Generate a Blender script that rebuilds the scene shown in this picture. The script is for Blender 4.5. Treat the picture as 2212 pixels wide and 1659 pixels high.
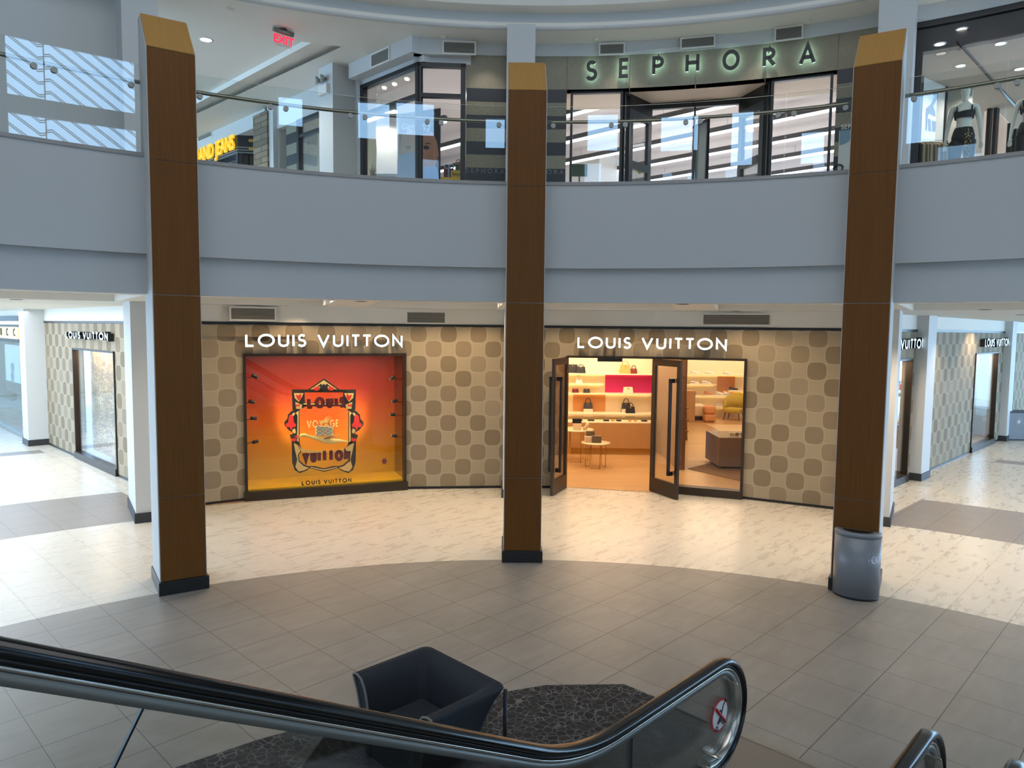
import bpy, math, random
from mathutils import Vector, Matrix
random.seed(7)
for o in list(bpy.data.objects): bpy.data.objects.remove(o)
SC = bpy.context.scene
COL = SC.collection
PI = math.pi; D = math.radians
# ---------------------------------------------------------------- camera (measured from the floor grid)
EYE = 3.3
FPX, PITCH, ROLL = 1562.49, 0.0766, 0.01056
cam = bpy.data.objects.new('camera', bpy.data.cameras.new('camera'))
COL.objects.link(cam)
cam.data.sensor_width = 36.0
cam.data.lens = FPX / 2212 * 36
cam.data.clip_end = 300
cam.data.clip_start = 0.05
_cp, _sp, _cr, _sr = math.cos(PITCH), math.sin(PITCH), math.cos(ROLL), math.sin(ROLL)
def ray(px, py):
    x = (px - 1106) / FPX; z = -(py - 829.5) / FPX
    x, z = _cr * x - _sr * z, _sr * x + _cr * z
    return Vector((x, _cp + _sp * z, -_sp + _cp * z))
_o = ray(1106, 829.5); _r = ray(2106, 829.5) - _o; _r.normalize(); _f = _o.normalized(); _u = _r.cross(_f)
cam.matrix_world = Matrix(((_r.x, _u.x, -_f.x, 0), (_r.y, _u.y, -_f.y, 0), (_r.z, _u.z, -_f.z, EYE), (0, 0, 0, 1)))
SC.camera = cam
SC.view_settings.view_transform = 'Standard'
SC.view_settings.look = 'None'
SC.view_settings.exposure = 0.0
SC.view_settings.gamma = 1.0
SC.view_settings.use_curve_mapping = False
# ---------------------------------------------------------------- colour and world
def lin(c): return tuple(((v / 255) / 12.92 if v / 255 <= .04045 else ((v / 255 + .055) / 1.055) ** 2.4) for v in c)
W = bpy.data.worlds.new('sky'); SC.world = W; W.use_nodes = True
wn = W.node_tree.nodes; wl = W.node_tree.links
bg = wn['Background']
tc = wn.new('ShaderNodeTexCoord'); sp = wn.new('ShaderNodeSeparateXYZ'); rp = wn.new('ShaderNodeValToRGB')
wl.new(tc.outputs['Generated'], sp.inputs[0]); wl.new(sp.outputs['Z'], rp.inputs[0]); wl.new(rp.outputs[0], bg.inputs[0])
rp.color_ramp.elements[0].position = 0.0; rp.color_ramp.elements[0].color = (.40, .66, .98, 1)
rp.color_ramp.elements[1].position = .7; rp.color_ramp.elements[1].color = (.32, .60, 1.0, 1)
bg.inputs[1].default_value = 8.5
def area(name, loc, size, power, color, rot=(0, 0, 0), size_y=None, shape='SQUARE', spread=PI):
    l = bpy.data.lights.new(name, 'AREA'); l.shape = 'RECTANGLE' if size_y else shape; l.size = size
    if size_y: l.size_y = size_y
    l.energy = power; l.color = color; l.spread = spread
    o = bpy.data.objects.new(name, l); COL.objects.link(o); o.location = loc; o.rotation_euler = rot; return o
# area lamps added as daylight, hung below the closed dome and corridor ceilings
CX, CY = 0.30, 2.03                    # centre of the round court
COOL = (.80, .90, 1.0); WARM = (1.0, .74, .46); WARM2 = (1.0, .80, .58)
area('court_dome_fill', (CX, CY - .5, 13.4), 13, 720, (.93, .97, 1.0), shape='DISK')
area('court_front_fill', (-4, -8.6, 5.6), 17, 210, (.94, .97, 1.0), rot=(D(84), 0, 0), size_y=5.5)  # unseen fill lamp before the back wall, added to light the balcony front evenly
def on_arc(R, deg, z): a = math.radians(deg); return (CX + R * math.sin(a), CY + R * math.cos(a), z)
def spot(name, loc, power, color, size=2.3, blend=.6, r=.05):
    l = bpy.data.lights.new(name, 'SPOT'); l.energy = power; l.color = color; l.spot_size = size; l.spot_blend = blend; l.shadow_soft_size = r
    o = bpy.data.objects.new(name, l); COL.objects.link(o); o.location = loc; return o
for dg_ in (-24.5, -20.5, -16.5, -12.5, -8.5, -4.5, 4, 8, 11.5, 15, 19, 23):      # warm downlights in the soffit of the lower shopfront
    spot('soffit_downlight', on_arc(11.5, dg_, 3.98), 44, WARM)
    if dg_ not in (-24.5, 23): spot('soffit_downlight', on_arc(12.15, dg_, 3.66), 26, WARM)
for dg_ in (-27, -21, -15, -9, -3, 3, 9, 15, 21, 27): spot('soffit_downlight', on_arc(10.0, dg_, 3.98), 62, WARM2)
for R_, dg_, e_ in ((11.2, 37, 150), (14.5, 37, 150), (17.5, 36, 150), (21, 36, 150), (13.2, 44, 150), (10.5, 46, 150), (10.6, 33, 90)): spot('corridor_downlight', on_arc(R_, dg_, 3.66), e_, WARM2)
area('corridor_daylight', (-13.0, 15.2, 3.62), 6, 520, (.78, .88, 1.0), rot=(0, 0, PI / 4), size_y=9)
area('corridor_daylight', (-9.6, 10.6, 3.6), 3, 200, (.84, .91, 1.0))
for x_, y_ in ((-5.5, 15.5), (-8.5, 18.5)): spot('upper_corridor_light', (x_, y_, 9.0), 170, (1, .95, .88))
for dg_ in (-4, 8, 20, 36): spot('upper_walkway_light', on_arc(12.35, dg_, 8.9), 30, (1, .93, .84), size=1.5)
# ---------------------------------------------------------------- measuring helpers
def fl(px, py, z=0.0):
    r = ray(px, py); t = (z - EYE) / r.z; return Vector((r.x * t, r.y * t, z))
def hit(px, py, P, Q):
    r = ray(px, py); nx, ny = Q[1] - P[1], P[0] - Q[0]
    t = (nx * P[0] + ny * P[1]) / (nx * r.x + ny * r.y); return Vector((r.x * t, r.y * t, EYE + r.z * t))
def apx(px, py, R):
    r = ray(px, py); h = math.hypot(r.x, r.y); ux, uy = r.x / h, r.y / h; b = ux * CX + uy * CY
    d = b + math.sqrt(b * b - (CX * CX + CY * CY) + R * R)
    return math.atan2(ux * d - CX, uy * d - CY), EYE + r.z / h * d
def pol(R, ph, z=0.0): return Vector((CX + R * math.sin(ph), CY + R * math.cos(ph), z))

# ---------------------------------------------------------------- materials
MATS = {}
def new(name):
    m = bpy.data.materials.new(name); m.use_nodes = True; MATS[name] = m
    nt = m.node_tree; return m, nt, nt.nodes['Principled BSDF']
def mat(name, col, rough=.5, metal=0., spec=.5, emit=None, es=0., noise=0., nscale=8., bump=0., coat=0.):
    m, nt, b = new(name); c = lin(col)
    b.inputs['Base Color'].default_value = (*c, 1); b.inputs['Roughness'].default_value = rough
    b.inputs['Metallic'].default_value = metal; b.inputs['Specular IOR Level'].default_value = spec
    b.inputs['Coat Weight'].default_value = coat
    if emit: b.inputs['Emission Color'].default_value = (*lin(emit), 1); b.inputs['Emission Strength'].default_value = es
    if noise or bump:
        tc = nt.nodes.new('ShaderNodeTexCoord'); n = nt.nodes.new('ShaderNodeTexNoise'); n.inputs['Scale'].default_value = nscale
        n.inputs['Detail'].default_value = 4; nt.links.new(tc.outputs['Object'], n.inputs['Vector'])
        if noise:
            mx = nt.nodes.new('ShaderNodeMix'); mx.data_type = 'RGBA'
            mx.inputs[6].default_value = (*[v * (1 - noise) for v in c], 1); mx.inputs[7].default_value = (*[min(1, v * (1 + noise)) for v in c], 1)
            nt.links.new(n.outputs['Fac'], mx.inputs[0]); nt.links.new(mx.outputs[2], b.inputs['Base Color'])
        if bump:
            bp = nt.nodes.new('ShaderNodeBump'); bp.inputs['Strength'].default_value = bump; bp.inputs['Distance'].default_value = .01
            nt.links.new(n.outputs['Fac'], bp.inputs['Height']); nt.links.new(bp.outputs[0], b.inputs['Normal'])
    return m
class NB:                              # small shader-maths builder
    def __init__(s, nt): s.nt = nt
    def m(s, op, a, b=None, c=None):
        n = s.nt.nodes.new('ShaderNodeMath'); n.operation = op
        for i, v in enumerate((a, b, c)):
            if v is None: continue
            if isinstance(v, (int, float)): n.inputs[i].default_value = v
            else: s.nt.links.new(v, n.inputs[i])
        return n.outputs[0]
    def mix(s, f, a, b):
        n = s.nt.nodes.new('ShaderNodeMix'); n.data_type = 'RGBA'
        if isinstance(f, (int, float)): n.inputs[0].default_value = f
        else: s.nt.links.new(f, n.inputs[0])
        for i, v in ((6, a), (7, b)):
            if isinstance(v, tuple): n.inputs[i].default_value = (*v[:3], 1)
            else: s.nt.links.new(v, n.inputs[i])
        return n.outputs[2]
    def noise(s, vec, scale, detail=3, rough=.5):
        n = s.nt.nodes.new('ShaderNodeTexNoise'); n.inputs['Scale'].default_value = scale; n.inputs['Detail'].default_value = detail
        n.inputs['Roughness'].default_value = rough
        s.nt.links.new(vec, n.inputs['Vector']); return n.outputs['Fac']
    def white(s, vec):
        n = s.nt.nodes.new('ShaderNodeTexWhiteNoise'); s.nt.links.new(vec, n.inputs['Vector']); return n.outputs['Value']
    def comb(s, x, y, z=0.0):
        n = s.nt.nodes.new('ShaderNodeCombineXYZ')
        for i, v in enumerate((x, y, z)):
            if isinstance(v, (int, float)): n.inputs[i].default_value = v
            else: s.nt.links.new(v, n.inputs[i])
        return n.outputs[0]
    def pos(s):
        g = s.nt.nodes.new('ShaderNodeNewGeometry'); p = s.nt.nodes.new('ShaderNodeSeparateXYZ'); s.nt.links.new(g.outputs['Position'], p.inputs[0])
        return p.outputs[0], p.outputs[1], p.outputs[2], g.outputs['Position']
    def uv(s):
        g = s.nt.nodes.new('ShaderNodeUVMap'); p = s.nt.nodes.new('ShaderNodeSeparateXYZ'); s.nt.links.new(g.outputs[0], p.inputs[0])
        return p.outputs[0], p.outputs[1], g.outputs[0]
    def ramp(s, f, stops):
        n = s.nt.nodes.new('ShaderNodeValToRGB'); s.nt.links.new(f, n.inputs[0]); e = n.color_ramp.elements
        e[0].position, e[-1].position = stops[0][0], stops[-1][0]; e[0].color = (*stops[0][1][:3], 1); e[-1].color = (*stops[-1][1][:3], 1)
        for p, c in stops[1:-1]: q = e.new(p); q.color = (*c[:3], 1)
        return n.outputs[0]

M_white = mat('white_paint', (206, 206, 203), .6, noise=.02, nscale=3)
M_ceil = mat('ceiling_paint', (234, 229, 218), .7)
M_fascia = mat('fascia_paint', (182, 184, 184), .55)
M_upfloor = mat('upper_floor_tile', (206, 202, 194), .4)
M_black = mat('black_metal', (16, 17, 20), .35)
M_bronze = mat('dark_bronze', (58, 48, 38), .38, metal=.5)
M_base = mat('charcoal_base', (48, 49, 51), .5, noise=.15, nscale=30)
M_blackbase = mat('black_granite', (24, 26, 28), .35, noise=.3, nscale=60)
M_steel = mat('brushed_steel', (170, 170, 165), .28, metal=1.)
M_satin = mat('satin_steel', (150, 148, 142), .42, metal=.9)
M_rubber = mat('black_rubber', (13, 13, 14), .22, spec=.6)
M_stone = mat('curb_stone', (150, 148, 146), .4, noise=.15, nscale=9)
M_navy = mat('navy_fabric', (32, 35, 41), .85, noise=.2, nscale=140, bump=.3)
M_bin = mat('grey_bin_enamel', (122, 124, 128), .3)
M_beige = mat('beige_limestone', (148, 140, 121), .75, noise=.14, nscale=14)
M_drum = mat('drum_grey_paint', (112, 112, 110), .8)
M_interior = mat('store_white', (214, 208, 208), .8)
M_woodlt = mat('light_oak', (196, 150, 98), .5, noise=.08, nscale=6)
M_gold = mat('brass', (200, 160, 90), .25, metal=1.)
M_cream = mat('cream_panel', (236, 214, 176), .7)
def glassmat(name, tint=(1, 1, 1), refl=1.0, rough=0.0):
    m = bpy.data.materials.new(name); m.use_nodes = True; nt = m.node_tree; nt.nodes.clear()
    out = nt.nodes.new('ShaderNodeOutputMaterial'); tr = nt.nodes.new('ShaderNodeBsdfTransparent'); gl = nt.nodes.new('ShaderNodeBsdfGlossy')
    gl.inputs['Roughness'].default_value = rough; gl.inputs['Color'].default_value = (1, 1, 1, 1)
    tr.inputs['Color'].default_value = (*tint, 1); mx = nt.nodes.new('ShaderNodeMixShader'); fr = nt.nodes.new('ShaderNodeFresnel'); fr.inputs['IOR'].default_value = 1.5
    ml = nt.nodes.new('ShaderNodeMath'); ml.operation = 'MULTIPLY'; ml.inputs[1].default_value = refl; ml.use_clamp = True
    nt.links.new(fr.outputs[0], ml.inputs[0]); nt.links.new(ml.outputs[0], mx.inputs[0]); nt.links.new(tr.outputs[0], mx.inputs[1]); nt.links.new(gl.outputs[0], mx.inputs[2])
    nt.links.new(mx.outputs[0], out.inputs[0]); MATS[name] = m; return m
M_glass = glassmat('clear_glass', (.965, .985, .975), 1.1)
M_shopglass = glassmat('shop_glass', (.98, .985, .98), .55)
def floormat():
    m, nt, b = new('floor_tiles'); n = NB(nt); x, y, z, P = n.pos()
    yaw = 0.80016; c, s = math.cos(yaw), math.sin(yaw); T = .6101
    dx = n.m('SUBTRACT', x, 2.8187); dy = n.m('SUBTRACT', y, 5.9483)
    u = n.m('DIVIDE', n.m('ADD', n.m('MULTIPLY', dx, c), n.m('MULTIPLY', dy, s)), T)
    v = n.m('DIVIDE', n.m('SUBTRACT', n.m('MULTIPLY', dx, s), n.m('MULTIPLY', dy, c)), T)
    def edge(q): return n.m('ABSOLUTE', n.m('SUBTRACT', n.m('FRACT', n.m('ADD', q, .5)), .5))
    lu = n.m('LESS_THAN', edge(u), .0042); lv = n.m('LESS_THAN', edge(v), .0055)
    rx = n.m('SUBTRACT', x, CX); ry = n.m('SUBTRACT', y, CY)
    R = n.m('SQRT', n.m('ADD', n.m('MULTIPLY', rx, rx), n.m('MULTIPLY', ry, ry)))
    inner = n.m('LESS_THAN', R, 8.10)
    sx = n.m('ABSOLUTE', n.m('SUBTRACT', x, .18))          # distance along the corridors, both sides
    q = n.m('SUBTRACT', y, sx)                              # depth of the border strip along the shop walls
    corr = n.m('LESS_THAN', q, n.m('ADD', 6.20, n.m('MULTIPLY', n.m('GREATER_THAN', x, 0), -.02)))
    b1 = n.m('MULTIPLY', n.m('GREATER_THAN', R, 11.95), n.m('LESS_THAN', R, 14.45))
    b2 = n.m('MULTIPLY', n.m('GREATER_THAN', R, 20.36), n.m('LESS_THAN', R, 20.95))
    band = n.m('MULTIPLY', n.m('ADD', b1, b2), corr)
    wide = n.m('GREATER_THAN', sx, 5.2); band = n.m('MULTIPLY', band, wide)
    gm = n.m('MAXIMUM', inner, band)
    tid = n.comb(n.m('FLOOR', u), n.m('FLOOR', v), 0.)
    rv = n.white(tid)
    uvv = n.comb(n.m('MULTIPLY', u, .8), n.m('MULTIPLY', v, 3.2), n.m('MULTIPLY', rv, 30.))
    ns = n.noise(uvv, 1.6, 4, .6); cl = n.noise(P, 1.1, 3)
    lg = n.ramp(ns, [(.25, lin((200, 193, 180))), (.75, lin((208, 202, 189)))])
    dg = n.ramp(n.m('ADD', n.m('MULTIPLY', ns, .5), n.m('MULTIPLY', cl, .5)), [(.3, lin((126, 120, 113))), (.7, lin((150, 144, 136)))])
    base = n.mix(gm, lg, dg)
    bandd = n.mix(band, base, lin((134, 126, 120)))
    line = n.m('MAXIMUM', lu, lv)
    # ring joints and the corridor border joints
    def near(q, v0, w): return n.m('LESS_THAN', n.m('ABSOLUTE', n.m('SUBTRACT', q, v0)), w)
    for rr in (8.10, 11.95): line = n.m('MAXIMUM', line, near(R, rr, .004))
    border = n.m('MULTIPLY', near(q, 6.20, .006), wide); line = n.m('MAXIMUM', line, border)
    strip = n.m('MULTIPLY', n.m('GREATER_THAN', R, 12.1), n.m('LESS_THAN', sx, 5.9))
    arcl = near(R, 12.1, .005)
    ph = n.m('ARCTAN2', rx, ry); seg = n.m('LESS_THAN', n.m('ABSOLUTE', n.m('SUBTRACT', n.m('FRACT', n.m('MULTIPLY', ph, 30.0)), .5)), .008)
    line = n.mix(strip, line, n.m('MAXIMUM', seg, 0.0)); line = n.m('MAXIMUM', line, n.m('MULTIPLY', arcl, n.m('LESS_THAN', sx, 5.9)))
    grout = n.mix(gm, lin((140, 132, 118)), lin((52, 47, 44)))
    colr = n.mix(line, bandd, grout)
    nt.links.new(colr, b.inputs['Base Color'])
    rg = n.m('ADD', .24, n.m('MULTIPLY', gm, .10)); nt.links.new(n.m('ADD', rg, n.m('MULTIPLY', ns, .08)), b.inputs['Roughness'])
    b.inputs['Specular IOR Level'].default_value = .45
    return m
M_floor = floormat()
def checker():
    m, nt, b = new('facade_checker_stone'); n = NB(nt); u0, v0, UV = n.uv(); _, _, _, P = n.pos()
    u = n.m('DIVIDE', u0, .302); v = n.m('DIVIDE', v0, .302)
    iu = n.m('FLOOR', u); iv = n.m('FLOOR', v)
    x = n.m('SUBTRACT', n.m('SUBTRACT', u, iu), .5); y = n.m('SUBTRACT', n.m('SUBTRACT', v, iv), .5)
    ax = n.m('ABSOLUTE', x); ay = n.m('ABSOLUTE', y)
    par = n.m('FRACT', n.m('MULTIPLY', n.m('ADD', iu, iv), .5)); odd = n.m('GREATER_THAN', par, .25)
    mx = n.m('MAXIMUM', ax, ay); mn = n.m('MINIMUM', ax, ay)
    a = n.m('ADD', n.m('MULTIPLY', odd, n.m('SUBTRACT', 1., mx)), n.m('MULTIPLY', n.m('SUBTRACT', 1., odd), mx))
    r = n.m('POWER', n.m('ADD', n.m('POWER', a, 3.2), n.m('POWER', mn, 3.2)), 1 / 3.2)
    dark = n.m('LESS_THAN', r, .565); ln = n.m('LESS_THAN', n.m('ABSOLUTE', n.m('SUBTRACT', r, .565)), .014)
    hx = n.m('GREATER_THAN', ax, ay)
    cxx = n.m('ADD', iu, n.m('MULTIPLY', odd, n.m('MULTIPLY', hx, n.m('SIGN', x))))
    cyy = n.m('ADD', iv, n.m('MULTIPLY', odd, n.m('MULTIPLY', n.m('SUBTRACT', 1., hx), n.m('SIGN', y))))
    rnd = n.white(n.comb(cxx, cyy, 0.)); fine = n.noise(P, 60, 3)
    dcol = n.ramp(rnd, [(0., lin((122, 107, 84))), (.6, lin((134, 118, 95))), (1., lin((150, 135, 112)))])
    lcol = lin((160, 146, 122))
    base = n.mix(dark, lcol, dcol); base = n.mix(ln, base, lin((180, 167, 143)))
    base = n.mix(n.m('MULTIPLY', n.m('ABSOLUTE', n.m('SUBTRACT', fine, .5)), .7), base, lin((120, 108, 88)))
    nt.links.new(base, b.inputs['Base Color']); b.inputs['Roughness'].default_value = .75
    return m
M_check = checker()
def stripes():
    m, nt, b = new('black_and_stone_stripes'); n = NB(nt); x, y, z, P = n.pos()
    k = n.m('LESS_THAN', n.m('FRACT', n.m('DIVIDE', n.m('SUBTRACT', 8.055 + .516 * 8, z), .516)), .5)
    k = n.m('MULTIPLY', k, n.m('LESS_THAN', z, 8.055))
    ns = n.noise(P, 40, 4); st = n.ramp(ns, [(.3, lin((128, 122, 105))), (.7, lin((154, 147, 129)))])
    nt.links.new(n.mix(k, st, lin((22, 26, 33))), b.inputs['Base Color'])
    nt.links.new(n.m('SUBTRACT', .75, n.m('MULTIPLY', k, .4)), b.inputs['Roughness']); return m
M_stripe = stripes()
def wood(name, c1, c2):
    m, nt, b = new(name); n = NB(nt); u, v, UV = n.uv()
    # figured veneer: fine chevron ripple about the panel centre line
    a = n.m('ABSOLUTE', u); ns = n.noise(n.comb(n.m('MULTIPLY', u, 3.), n.m('MULTIPLY', v, .5), 0.), 2.5, 3)
    w = n.m('SINE', n.m('ADD', n.m('MULTIPLY', n.m('ADD', v, n.m('MULTIPLY', a, .75)), 190.), n.m('MULTIPLY', ns, 16.)))
    gr = n.noise(n.comb(n.m('MULTIPLY', u, 30.), n.m('MULTIPLY', v, .7), 0.), 1.5, 4)
    f = n.m('ADD', n.m('MULTIPLY', n.m('ADD', n.m('MULTIPLY', w, .18), .4), n.m('MULTIPLY', ns, .42)), n.m('MULTIPLY', gr, .4))
    nt.links.new(n.ramp(f, [(.15, lin(c1)), (.9, lin(c2))]), b.inputs['Base Color']); b.inputs['Roughness'].default_value = .55; b.inputs['Specular IOR Level'].default_value = .25
    return m
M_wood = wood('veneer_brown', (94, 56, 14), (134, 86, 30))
M_woodtop = wood('veneer_brown_lit', (168, 124, 66), (202, 158, 94))  # same veneer for the cap, daylight from above put into a paler colour
# ---------------------------------------------------------------- mesh helpers
class MB:
    def __init__(s): s.v = []; s.f = []; s.mi = []; s.uv = []; s.sm = []
    def face(s, idx, mi=0, uv=None, sm=False): s.f.append(tuple(idx)); s.mi.append(mi); s.uv.append(uv); s.sm.append(sm)
    def quad(s, a, b, c, d, mi=0, uv=None):
        i = len(s.v); s.v += [Vector(a), Vector(b), Vector(c), Vector(d)]; s.face((i, i + 1, i + 2, i + 3), mi, uv); return s
    def poly(s, pts, mi=0, uv=None):
        i = len(s.v); s.v += [Vector(p) for p in pts]; s.face(range(i, i + len(pts)), mi, uv); return s
    def hexa(s, p, mi=0, mis=None):      # p: bottom 4 (ccw from above), top 4
        i = len(s.v); s.v += [Vector(q) for q in p]
        fs = [(3, 2, 1, 0), (4, 5, 6, 7), (0, 1, 5, 4), (1, 2, 6, 5), (2, 3, 7, 6), (3, 0, 4, 7)]
        for k, f in enumerate(fs): s.face([i + j for j in f], mis[k] if mis else mi)
        return s
    def box(s, c, d, mi=0, rz=0.):
        x, y, z = d[0] / 2, d[1] / 2, d[2] / 2; R = Matrix.Rotation(rz, 3, 'Z'); c = Vector(c)
        return s.hexa([c + R @ Vector(q) for q in [(-x, -y, -z), (x, -y, -z), (x, y, -z), (-x, y, -z), (-x, -y, z), (x, -y, z), (x, y, z), (-x, y, z)]], mi)
    def prism(s, pts, off, mi=0, mi_side=None, cap=True, uvf=None):    # pts: planar polygon, off: extrusion vector
        i = len(s.v); n = len(pts); off = Vector(off); s.v += [Vector(p) for p in pts] + [Vector(p) + off for p in pts]
        ms = mi if mi_side is None else mi_side
        if cap: s.face([i + k for k in range(n)][::-1], ms); s.face([i + n + k for k in range(n)], mi)
        for k in range(n): s.face((i + k, i + (k + 1) % n, i + n + (k + 1) % n, i + n + k), ms)
        return s
    def tube(s, pts, r, seg=10, mi=0, closed=False, cap=True, scale=None, up=None):
        pts = [Vector(p) for p in pts]; n = len(pts); i0 = len(s.v)
        pu = None
        for k, p in enumerate(pts):
            a = pts[(k - 1) % n] if (k > 0 or closed) else p; b = pts[(k + 1) % n] if (k < n - 1 or closed) else p
            t = (b - a).normalized()
            if up is not None: u0 = Vector(up)
            elif pu is None: u0 = Vector((0, 0, 1)) if abs(t.z) < .9 else Vector((1, 0, 0))
            else: u0 = pu
            sx = t.cross(u0).normalized(); sy = sx.cross(t).normalized(); pu = sy
            rr = r[k] if isinstance(r, (list, tuple)) else r
            for q in range(seg):
                an = 2 * PI * q / seg; ox, oy = math.cos(an), math.sin(an)
                if scale: ox *= scale[0]; oy *= scale[1]
                s.v.append(p + sx * (ox * rr) + sy * (oy * rr))
        for k in range(n if closed else n - 1):
            A = i0 + k * seg; B = i0 + ((k + 1) % n) * seg
            for q in range(seg): s.face((A + q, A + (q + 1) % seg, B + (q + 1) % seg, B + q), mi, sm=True)
        if cap and not closed:
            s.face([i0 + q for q in range(seg)][::-1], mi); s.face([i0 + (n - 1) * seg + q for q in range(seg)], mi)
        return s
    def lathe(s, prof, c=(0, 0, 0), seg=20, mi=0, a0=0., a1=2 * PI, cap=True):
        c = Vector(c); full = abs(a1 - a0 - 2 * PI) < 1e-6; ns = seg if full else seg + 1; i0 = len(s.v); n = len(prof)
        for q in range(ns):
            an = a0 + (a1 - a0) * q / seg
            for r, z in prof: s.v.append(c + Vector((r * math.cos(an), r * math.sin(an), z)))
        for q in range(seg):
            A = i0 + q * n; B = i0 + ((q + 1) % ns) * n
            for k in range(n - 1): s.face((A + k, B + k, B + k + 1, A + k + 1), mi, sm=True)
        return s
    def sweep(s, prof, path, mi=0, closed_prof=True, caps=True, sm=True):
        # path: list of (origin, xdir, ydir); prof: list of (x, y)
        i0 = len(s.v); n = len(prof)
        for o, ax, ay in path:
            for x, y in prof: s.v.append(Vector(o) + Vector(ax) * x + Vector(ay) * y)
        for k in range(len(path) - 1):
            A = i0 + k * n; B = A + n
            for q in range(n if closed_prof else n - 1): s.face((A + q, A + (q + 1) % n, B + (q + 1) % n, B + q), mi, sm=sm)
        if caps and closed_prof:
            s.face([i0 + q for q in range(n)][::-1], mi); s.face([i0 + (len(path) - 1) * n + q for q in range(n)], mi)
        return s
    def arc(s, R0, R1, z0, z1, a0, a1, n=24, mi=0, mif=None, uvz=False):   # solid arc slab about the court centre
        ps = [a0 + (a1 - a0) * k / n for k in range(n + 1)]
        for ra, za, rb, zb, m_, uv_ in ((R0, z0, R0, z1, mi if mif is None else mif, uvz), (R0, z1, R1, z1, mi, False), (R1, z1, R1, z0, mi, False), (R1, z0, R0, z0, mi, False)):
            i0 = len(s.v)
            for p in ps: s.v += [pol(ra, p, za), pol(rb, p, zb)]
            for k in range(n):
                A = i0 + 2 * k; u0 = R0 * ps[k]; u1 = R0 * ps[k + 1]
                s.face((A, A + 2, A + 3, A + 1), m_, [(u0, z0), (u1, z0), (u1, z1), (u0, z1)] if uv_ else None, sm=(ra == rb))
        for p, fl_ in ((ps[0], 0), (ps[-1], 1)):
            q = [pol(R0, p, z0), pol(R0, p, z1), pol(R1, p, z1), pol(R1, p, z0)]; s.poly(q[::-1] if fl_ else q, mi)
        return s
    def ribbon(s, pts, w, off, fr, mi=0, mi_side=None, closed=False):
        # stroke of width w along 2-D pts, mapped by fr(x, y) and extruded by off
        n = len(pts); L = []; Rr = []
        for k in range(n):
            a = Vector(pts[(k - 1) % n]) if (k > 0 or closed) else None; b = Vector(pts[(k + 1) % n]) if (k < n - 1 or closed) else None; p = Vector(pts[k])
            d1 = (p - a).normalized() if a is not None else None; d2 = (b - p).normalized() if b is not None else None
            if d1 is None: d1 = d2
            if d2 is None: d2 = d1
            n1 = Vector((-d1.y, d1.x)); n2 = Vector((-d2.y, d2.x)); m = n1 + n2
            m = n1 if m.length < 1e-5 else m.normalized(); k2 = min(2.5, 1 / max(.35, m.dot(n1)))
            L.append(p + m * (w / 2 * k2)); Rr.append(p - m * (w / 2 * k2))
        off = Vector(off)
        for k in range(n if closed else n - 1):
            j = (k + 1) % n; i = len(s.v)
            q = [fr(*Rr[k]), fr(*Rr[j]), fr(*L[j]), fr(*L[k])]
            s.v += [Vector(a) for a in q] + [Vector(a) + off for a in q]; ms = mi if mi_side is None else mi_side
            s.face((i + 3, i + 2, i + 1, i), ms); s.face((i + 4, i + 5, i + 6, i + 7), mi)
            s.face((i, i + 1, i + 5, i + 4), ms); s.face((i + 2, i + 3, i + 7, i + 6), ms)
            if not closed and k == 0: s.face((i + 3, i, i + 4, i + 7), ms)
            if not closed and k == n - 2: s.face((i + 1, i + 2, i + 6, i + 5), ms)
        return s
WO = {}
def tag(o, label=None, cat=None, group=None, kind=None):
    if label: o['label'] = label
    if cat: o['category'] = cat
    if group: o['group'] = group
    if kind: o['kind'] = kind
    return o
def build(name, mb, mats, parent=None, origin=None, label=None, cat=None, group=None, kind=None, bevel=0., subsurf=0, solid=0.):
    if not isinstance(mats, (list, tuple)): mats = [mats]
    if origin is None: origin = WO[parent.name] if parent is not None else Vector((0, 0, 0))
    origin = Vector(origin); base = WO[parent.name] if parent is not None else Vector((0, 0, 0))
    me = bpy.data.meshes.new(name); me.from_pydata([tuple(v - origin) for v in mb.v], [], mb.f)
    for m in mats: me.materials.append(m)
    me.polygons.foreach_set('material_index', mb.mi); me.polygons.foreach_set('use_smooth', [False] * len(mb.f))
    if any(mb.sm): me.polygons.foreach_set('use_smooth', mb.sm)
    if any(u is not None for u in mb.uv):
        l = me.uv_layers.new(name='UVMap')
        for p, u in zip(me.polygons, mb.uv):
            if u is not None:
                for li, q in zip(p.loop_indices, u): l.data[li].uv = q
    me.update(); o = bpy.data.objects.new(name, me); COL.objects.link(o); o.location = origin - base; WO[o.name] = origin
    if parent is not None: o.parent = parent
    if bevel:
        md = o.modifiers.new('bevel', 'BEVEL'); md.width = bevel; md.segments = 2; md.limit_method = 'ANGLE'; md.angle_limit = .7
    if subsurf:
        md = o.modifiers.new('sub', 'SUBSURF'); md.levels = subsurf; md.render_levels = subsurf
    tag(o, label, cat, group, kind); return o
def empty(name, loc, label, cat, group=None, kind=None):
    o = bpy.data.objects.new(name, None); COL.objects.link(o); o.location = loc; o.empty_display_size = .1; WO[o.name] = Vector(loc)
    tag(o, label, cat, group, kind); return o
def struct(name, mb, mats, **k): return build(name, mb, mats, kind='structure', **k)
def copy_tree(o, parent=None):
    c = o.copy(); COL.objects.link(c)
    if parent is not None: c.parent = parent
    for ch in [x for x in bpy.data.objects if x.parent == o]: copy_tree(ch, c)
    return c
def place(o, loc, rz=0., label=None, group=None, sc=None):
    o.location = loc; o.rotation_euler = (0, 0, rz)
    if sc: o.scale = (sc, sc, sc) if isinstance(sc, (int, float)) else sc
    if label: o['label'] = label
    if group: o['group'] = group
    return o
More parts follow.
